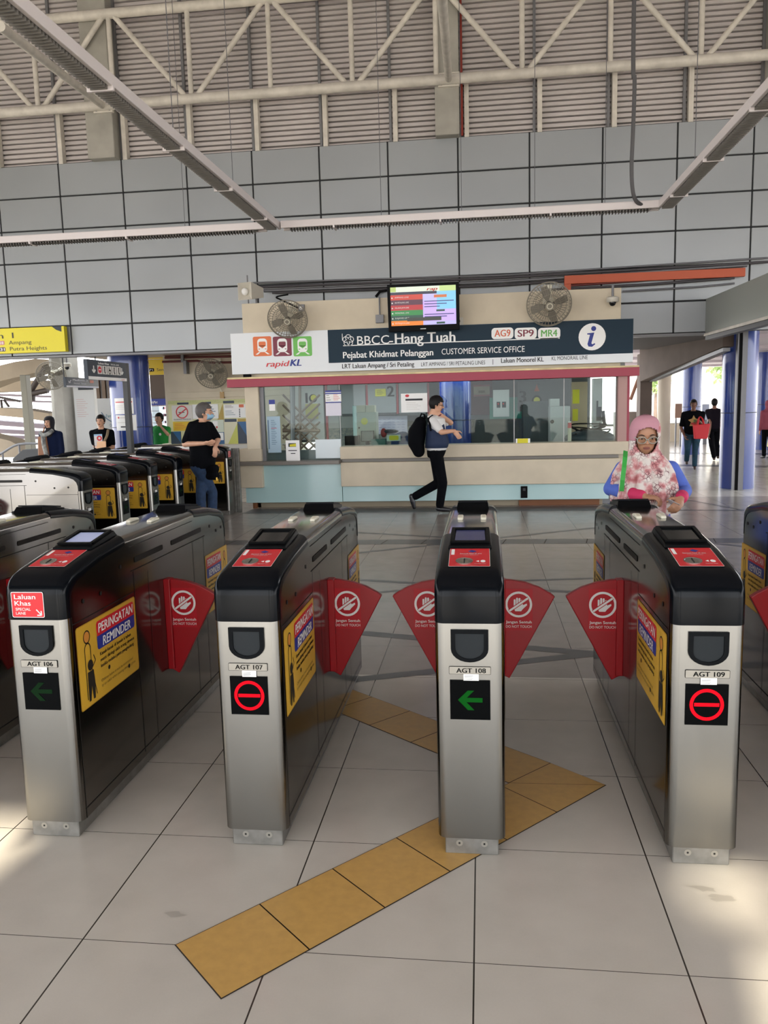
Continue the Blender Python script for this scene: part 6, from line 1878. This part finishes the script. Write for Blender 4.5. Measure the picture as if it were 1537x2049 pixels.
# ---- man in black T-shirt left of the blue column
loc = ground(206, 13.3); P = J(loc)
lm, MH, j_, ex = person('man in black printed T-shirt holding a pale folder left of the blue column', loc, dict(H=1.52, face=.22, hface=.12, skin=SKIN2, hair=HAIRB, shirt=(TBLACK, .75, .5), trousers=DENIM, elA=P(190, 893, .0), wrA=P(202, 897, -.25), elB=P(226, 895, .0), wrB=P(214, 899, -.25), hdA=(.08, -.02, -.03), hdB=(-.08, -.02, -.03)))
q = MB(); D = plane_m(ex['spine'](.72) + ex['f'] * .142 - ex['r'] * .1, ex['r'], (0, 0, 1)); q.rect(D, 0, -.1, .14, .1, mat('white shirt print', 'd9d6d6', .7), 1, .002); q.ring(D, .09, .03, .02, .045, REDP, 2, .002); q.rect(D, 0, .07, .14, .1, mat('pale blue print', '9cc0dd', .7), 2, .002); q.build('shirt_print', lm)
q = MB(); q.tube(spline([P(216, 861, -.05), P(214, 872, -.16), P(208, 885, -.18), P(204, 900, -.17)]), .022, mat('tan strap', '8a765c', .7), 6); q.build('strap', lm, smooth=60)
q = MB(); q.prism([(-.09, -.12), (.08, -.12), (.09, .12), (-.07, .12)], -.008, .008, mat('peach folder', 'e2b48a', .5), 'y', Matrix.Translation(loc + Vector(P(203, 897, -.34)))); tag(q.build('folder', bevel=.003), 'pale peach folder held by the man in the black printed T-shirt', 'folder')
# ---- boy in green
loc = ground(323, 14.66); P = J(loc)
gb, MH, j_, ex = person('boy in bright green T-shirt with a hand at his chin near the notice wall', loc, dict(H=1.52, face=-.05, hface=-.25, skin=SKIN2, hair=HAIRB, shirt=(mat('bright green cloth', '1f8f3a', .8), .7, .5), trousers=TBLACK, elB=P(336, 869, -.1), wrB=P(324, 856, -.18), hdB=(-.04, -.03, .08), elA=P(307, 885, 0), wrA=P(305, 905, -.05)))
q = MB(); D = plane_m(ex['spine'](.74) + ex['f'] * .135 + ex['r'] * .06, ex['r'], (0, 0, 1)); q.disc(D, 0, 0, .025, WHITE, 1, .002); q.build('shirt_badge', gb)
# ---- right corridor
loc = Vector((4.57, 18.06, 0)); P = J(loc)
rw, MH, j_, ex = person('woman in black printed T-shirt and jeans walking with a red tote bag', loc, dict(H=1.50, face=-.2, skin=SKIN3, hair=HAIRB, hlen=-.02, width=1.2, belly=.03, shirt=(TBLACK, .8, .50), infl=.022, trousers=DENIM2, shoe=SHOEB, elA=P(1363, 856, .02), wrA=P(1370, 872, -.1), elB=P(1404, 848, 0), wrB=P(1399, 842, -.22), hdB=(-.05, -.02, -.03), knA=P(1376, 898, -.08), anA=P(1374, 922, .06), knB=P(1391, 900, -.1), anB=P(1390, 932, -.12)))
q = MB(); D = plane_m(ex['spine'](.70) + ex['f'] * .15, ex['r'], (0, 0, 1)); GOLD = mat('gold print', 'c8a060', .6)
q.flat(D, [(-.11, .02), (-.03, .05), (.0, .12), (.04, .05), (.1, .03), (.06, -.03), (.09, -.11), (-.08, -.11), (-.05, -.03)], GOLD, 1, .002); q.rect(D, -.05, -.08, .05, -.04, REDP, 2, .002); q.rect(D, 0, -.02, .05, .03, mat('green print', '6b8a4a', .6), 2, .002); q.build('shirt_print', rw)
tb_ = thing('tote_bag', 'bright red tote bag carried by the woman in the black printed T-shirt', 'bag', loc + Vector(P(1402, 878, -.3)))
RT_ = mat('bright red tote', 'd3202c', .5, bump=.2, bscale=30)
q = MB(); q.prism([(-.13, 0), (.13, 0), (.18, .32), (-.16, .30)], -.06, .06, RT_, 'y'); q.build('bag_body', tb_, bevel=.015, seg=2)
for dy in (-.05, .05):
    q = MB(); q.tube(spline([(-.07, dy, .29), (-.05, dy * .5, .42), (-.02, 0, .47), (.03, dy * .5, .42), (.06, dy, .29)]), .012, RT_, 6); q.build('handle', tb_, smooth=60)
loc = Vector((5.60, 20.2, 0)); P = J(loc)
dm, MH, j_, ex = person('man in dark shirt and black trousers walking beside the large blue column', loc, dict(H=1.50, face=PI - .3, hface=PI - .5, skin=SKIN3, hair=HAIRB, shirt=(mat('dark checked shirt', '17121a', .9, spec=.1), .6, .52), trousers=TBLACK, shoe=SHOEB, elA=P(1442, 840, .0), wrA=P(1444, 856, .0), elB=P(1422, 845, -.05), wrB=P(1419, 868, -.1), knA=P(1434, 885, .1), knB=P(1424, 890, -.1), anB=P(1429, 915, .05), anA=P(1437, 912, .1)))
loc = Vector((7.02, 20.7, 0)); P = J(loc)
kw, MH, j_, ex = person('woman in rose headscarf and black skirt cut by the right edge', loc, dict(H=1.42, face=PI + .2, skin=SKIN2, shirt=(mat('rose cloth', '8f4252', .8), 1.9, .50), trousers=TBLACK, infl=.03))
scarf(kw, MH, mat('rose headscarf', '9c4a5a', .8), ex, .12)
q = MB(); loc2 = loc + Vector((.02, -.3, .02)); q.prism([(-.12, 0), (.14, 0), (.16, .42), (.05, .5), (-.06, .42)], -.07, .07, mat('pale yellow bag', 'd8d88a', .5), 'y', Matrix.Translation(loc2 + Vector((0, 0, .28)))); o = q.build('shopping_bag', bevel=.02, seg=2); tag(o, 'pale yellow shopping bag carried by the woman in the rose headscarf', 'bag')
# ---- the woman in the floral headscarf behind gate AGT 109
def floral():
    m = bpy.data.materials.new('floral headscarf cloth'); m.use_nodes = True
    n, l = m.node_tree.nodes, m.node_tree.links; b = n['Principled BSDF']; b.inputs['Roughness'].default_value = .8
    tc_ = n.new('ShaderNodeTexCoord'); nz = n.new('ShaderNodeTexNoise'); nz.inputs['Scale'].default_value = 17; nz.inputs['Detail'].default_value = 3
    vo = n.new('ShaderNodeTexVoronoi'); vo.inputs['Scale'].default_value = 44; vo.feature = 'DISTANCE_TO_EDGE'
    v2 = n.new('ShaderNodeTexVoronoi'); v2.inputs['Scale'].default_value = 13
    for x in (nz, vo, v2): l.new(tc_.outputs['Object'], x.inputs['Vector'])
    r1 = n.new('ShaderNodeValToRGB'); e = r1.color_ramp.elements
    e[0].position = .44; e[0].color = (*lin('d4ccc6'), 1); e[1].position = .56; e[1].color = (*lin('c58f90'), 1)
    x = e.new(.68); x.color = (*lin('a85f62'), 1)
    l.new(nz.outputs['Fac'], r1.inputs[0])
    r2 = n.new('ShaderNodeValToRGB'); e = r2.color_ramp.elements; e[0].position = .04; e[0].color = (1, 1, 1, 1); e[1].position = .11; e[1].color = (0, 0, 0, 1)
    l.new(vo.outputs['Distance'], r2.inputs[0])
    r3 = n.new('ShaderNodeValToRGB'); e = r3.color_ramp.elements; e[0].position = .25; e[0].color = (1, 1, 1, 1); e[1].position = .62; e[1].color = (0, 0, 0, 1)
    l.new(v2.outputs['Distance'], r3.inputs[0])
    mu = n.new('ShaderNodeMath'); mu.operation = 'MULTIPLY'; l.new(r2.outputs[0], mu.inputs[0]); l.new(r3.outputs[0], mu.inputs[1])
    mx = n.new('ShaderNodeMix'); mx.data_type = 'RGBA'; l.new(mu.outputs[0], mx.inputs['Factor']); l.new(r1.outputs[0], mx.inputs['A']); mx.inputs['B'].default_value = (*lin('6a3f48'), 1)
    l.new(mx.outputs['Result'], b.inputs['Base Color'])
    return m
FLOR = floral()
PINK = mat('plain pink headscarf cloth', 'b78793', .9, spec=.1)
BLUEK = mat('royal blue knit', '4a63b8', .8, var=.06, vscale=30)
CUFF = mat('magenta cuff', 'c22a5a', .8)
loc = Vector((1.0, 5.05, 0)); P = J(loc)
W_, MH, jw, ex = person('woman in pink floral headscarf and glasses tapping a card behind gate AGT 109', loc, dict(H=1.46, hs=.98, vox=.006, face=-.02, hface=-.05, pitch=.22, skin=SKIN1, width=1.05, hip=(0, 0.02, .76), neck=P(1293, 918, .02), head=P(1291, 872, -.03), shA=P(1247, 938, .03), shB=P(1343, 938, .03), elA=P(1222, 978, -.02), wrA=P(1288, 993, -.21), hdA=(.09, -.03, -.01), pnA=(0, .2, -1), elB=P(1370, 982, .0), wrB=P(1363, 998, -.22), hdB=(-.03, -.05, -.03), pnB=(-.6, .2, -.6), curl=.55, fr=.0085, shirt=(BLUEK, 1.75, .42), infl=.02, trousers=TBLACK))
for sd in 'AB':
    q = MB(); a, b_ = jw['el' + sd], jw['wr' + sd]; d = (b_ - a)
    cap(q, a + d * .68, .039, a + d * .92, .036, CUFF); blob(q, 'cuff', W_, CUFF, .006, 3)
# head covering: plain pink front cap, then the long floral drape
def hijab():
    n = 120
    rows = []
    V = []; info = []
    nx = 90
    hc, k = ex['hc'], ex['k']
    top = hc.z + .128; 
    spec = [(0.0, .012, .014, 0), (.003, .024, .028, 0), (.012, .046, .056, 0), (.026, .064, .077, 0), (.05, .080, .096, 0), (.08, .088, .107, 0), (.12, .089, .108, 0), (.165, .087, .102, 0), (.205, .086, .094, 0), (.24, .098, .094, .0), (.275, .125, .105, .01), (.315, .148, .118, .02), (.36, .168, .132, .03), (.42, .182, .145, .035), (.48, .188, .155, .04), (.54, .188, .160, .04), (.60, .17, .155, .04)]
    for i in range(nx):
        u = i / (nx - 1) * .60
        for a, b_ in zip(spec, spec[1:]):
            if a[0] <= u <= b_[0]: break
        t_ = (u - a[0]) / (b_[0] - a[0]); t_ = t_ * t_ * (3 - 2 * t_) if u < .02 else t_
        rx, ry, fy = [a[q_] + (b_[q_] - a[q_]) * t_ for q_ in (1, 2, 3)]
        hem = 0
        for a_ in range(n):
            th = 2 * PI * a_ / n
            c_, s_ = math.cos(th), math.sin(th)      # front at th = 0
            fold = 0
            if u > .2:
                w = min(1, (u - .2) / .15)
                fold = w * (.016 * math.sin(th * 9 + 2.2 * u * 10 * .3) + .010 * math.sin(th * 17 + 1.3))
            z = top - u
            if u > .45:
                z -= (u - .45) * (.35 * max(0, c_) - .25 * abs(s_))
            tilt = .22 * (z - hc.z) if u < .25 else -.22 * .1
            V.append(Vector((hc.x + (rx + fold) * s_, hc.y + .012 - tilt * .8 - fy - (ry + fold) * c_, z)))
            info.append((u, th))
    Fp, Ff = [], []
    for i in range(nx - 1):
        for a_ in range(n):
            b_ = (a_ + 1) % n
            id_ = (i * n + a_, i * n + b_, (i + 1) * n + b_, (i + 1) * n + a_)
            c = sum((V[x] for x in id_), Vector()) / 4 - hc
            front = c.y < -.01
            ex_, ez_ = c.x / .066, (c.z + .020) / .088
            peak = .056 - 1.1 * abs(c.x) * .55
            if front and (ex_ * ex_ + ez_ * ez_ < 1) and c.z < .058 - abs(c.x) * .42:
                continue
            if c.z > .03 - .9 * abs(c.x) * (c.x < 0) and c.y < .03 and c.x < .052 + .2 * c.z and c.z > -.03 or (c.z > .095):
                Fp.append(id_)
            else:
                Ff.append(id_)
    for nm, Fs, m in (('headscarf_front', Fp, PINK), ('floral_headscarf', Ff, FLOR)):
        q = MB(); q.add(V, Fs, m); o = q.build(nm, W_, smooth=80, solid=.006)
        bm = bmesh.new(); bm.from_mesh(o.data); bmesh.ops.delete(bm, geom=[v for v in bm.verts if not v.link_faces], context='VERTS'); bm.to_mesh(o.data); bm.free()
hijab()
q = MB(MH)
for sg in (-1, 1):
    c = Vector((sg * .033, -.104, .0))
    ov = [c + Vector((.027 * math.cos(2 * PI * i / 20), .006 * abs(math.cos(2 * PI * i / 20)) * (1 if sg * math.cos(2 * PI * i / 20) > 0 else 0), .021 * math.sin(2 * PI * i / 20))) for i in range(20)]
    q.tube(ov, .0025, mat('grey spectacle frame', '9aa19a', .3), 6, True)
    q.tube([c + Vector((sg * .027, .004, .008)), Vector((sg * .072, -.06, .008))], .0028, mat('grey spectacle frame', '9aa19a', .3), 5)
q.tube([(-.007, -.106, .004), (0, -.109, .006), (.007, -.106, .004)], .0028, mat('grey spectacle frame', '9aa19a', .3), 5)
gl = q.build('spectacles', W_, smooth=60)
for sg in (-1, 1):
    q = MB(MH); q.ell((sg * .031, -.0800, .0105), (.0155, .0085, .0062), SKIN1); q.build('eyelid', W_, smooth=60)
q = MB(MH)
for sg in (-1, 1):
    q.add([(sg * .033 + .026 * math.cos(2 * PI * i / 20), -.104, .020 * math.sin(2 * PI * i / 20)) for i in range(20)], [tuple(range(20))], glass_mat('spectacle lens', 'f4f6f4', .05))
q.build('lens', gl)
q = MB(); GRN = mat('bright green strap', '2f9a3a', .6)
q.prism([(0, 0), (1, 0), (1, 1), (0, 1)], 0, 0, GRN, 'y') if False else None
ps = [P(1252, 903, -.06), P(1251, 915, -.13), P(1249, 935, -.17), P(1246, 960, -.19), P(1244, 982, -.18)]
for a, b_ in zip(ps, ps[1:]):
    q.bar(a, Vector(b_) + (Vector(b_) - Vector(a)) * .04, .026, .006, GRN, up=(0, -1, .2))
q.M = Matrix(); sb = q.build('bag_strap'); sb.location = loc; tag(sb, 'bright green bag strap over the shoulder of the woman in the floral headscarf', 'strap')
c = Vector(P(1347, 1006, -.27)) + loc
q = MB(Matrix.Translation(c) @ Matrix.Rotation(.5, 4, 'Y') @ Matrix.Rotation(-.4, 4, 'X')); q.box(-.035, .035, -.022, .022, -.001, .001, mat('grey transit card', 'b5b5b8', .3)); tag(q.build('transit_card'), 'small grey card in the hand of the woman in the floral headscarf', 'card')
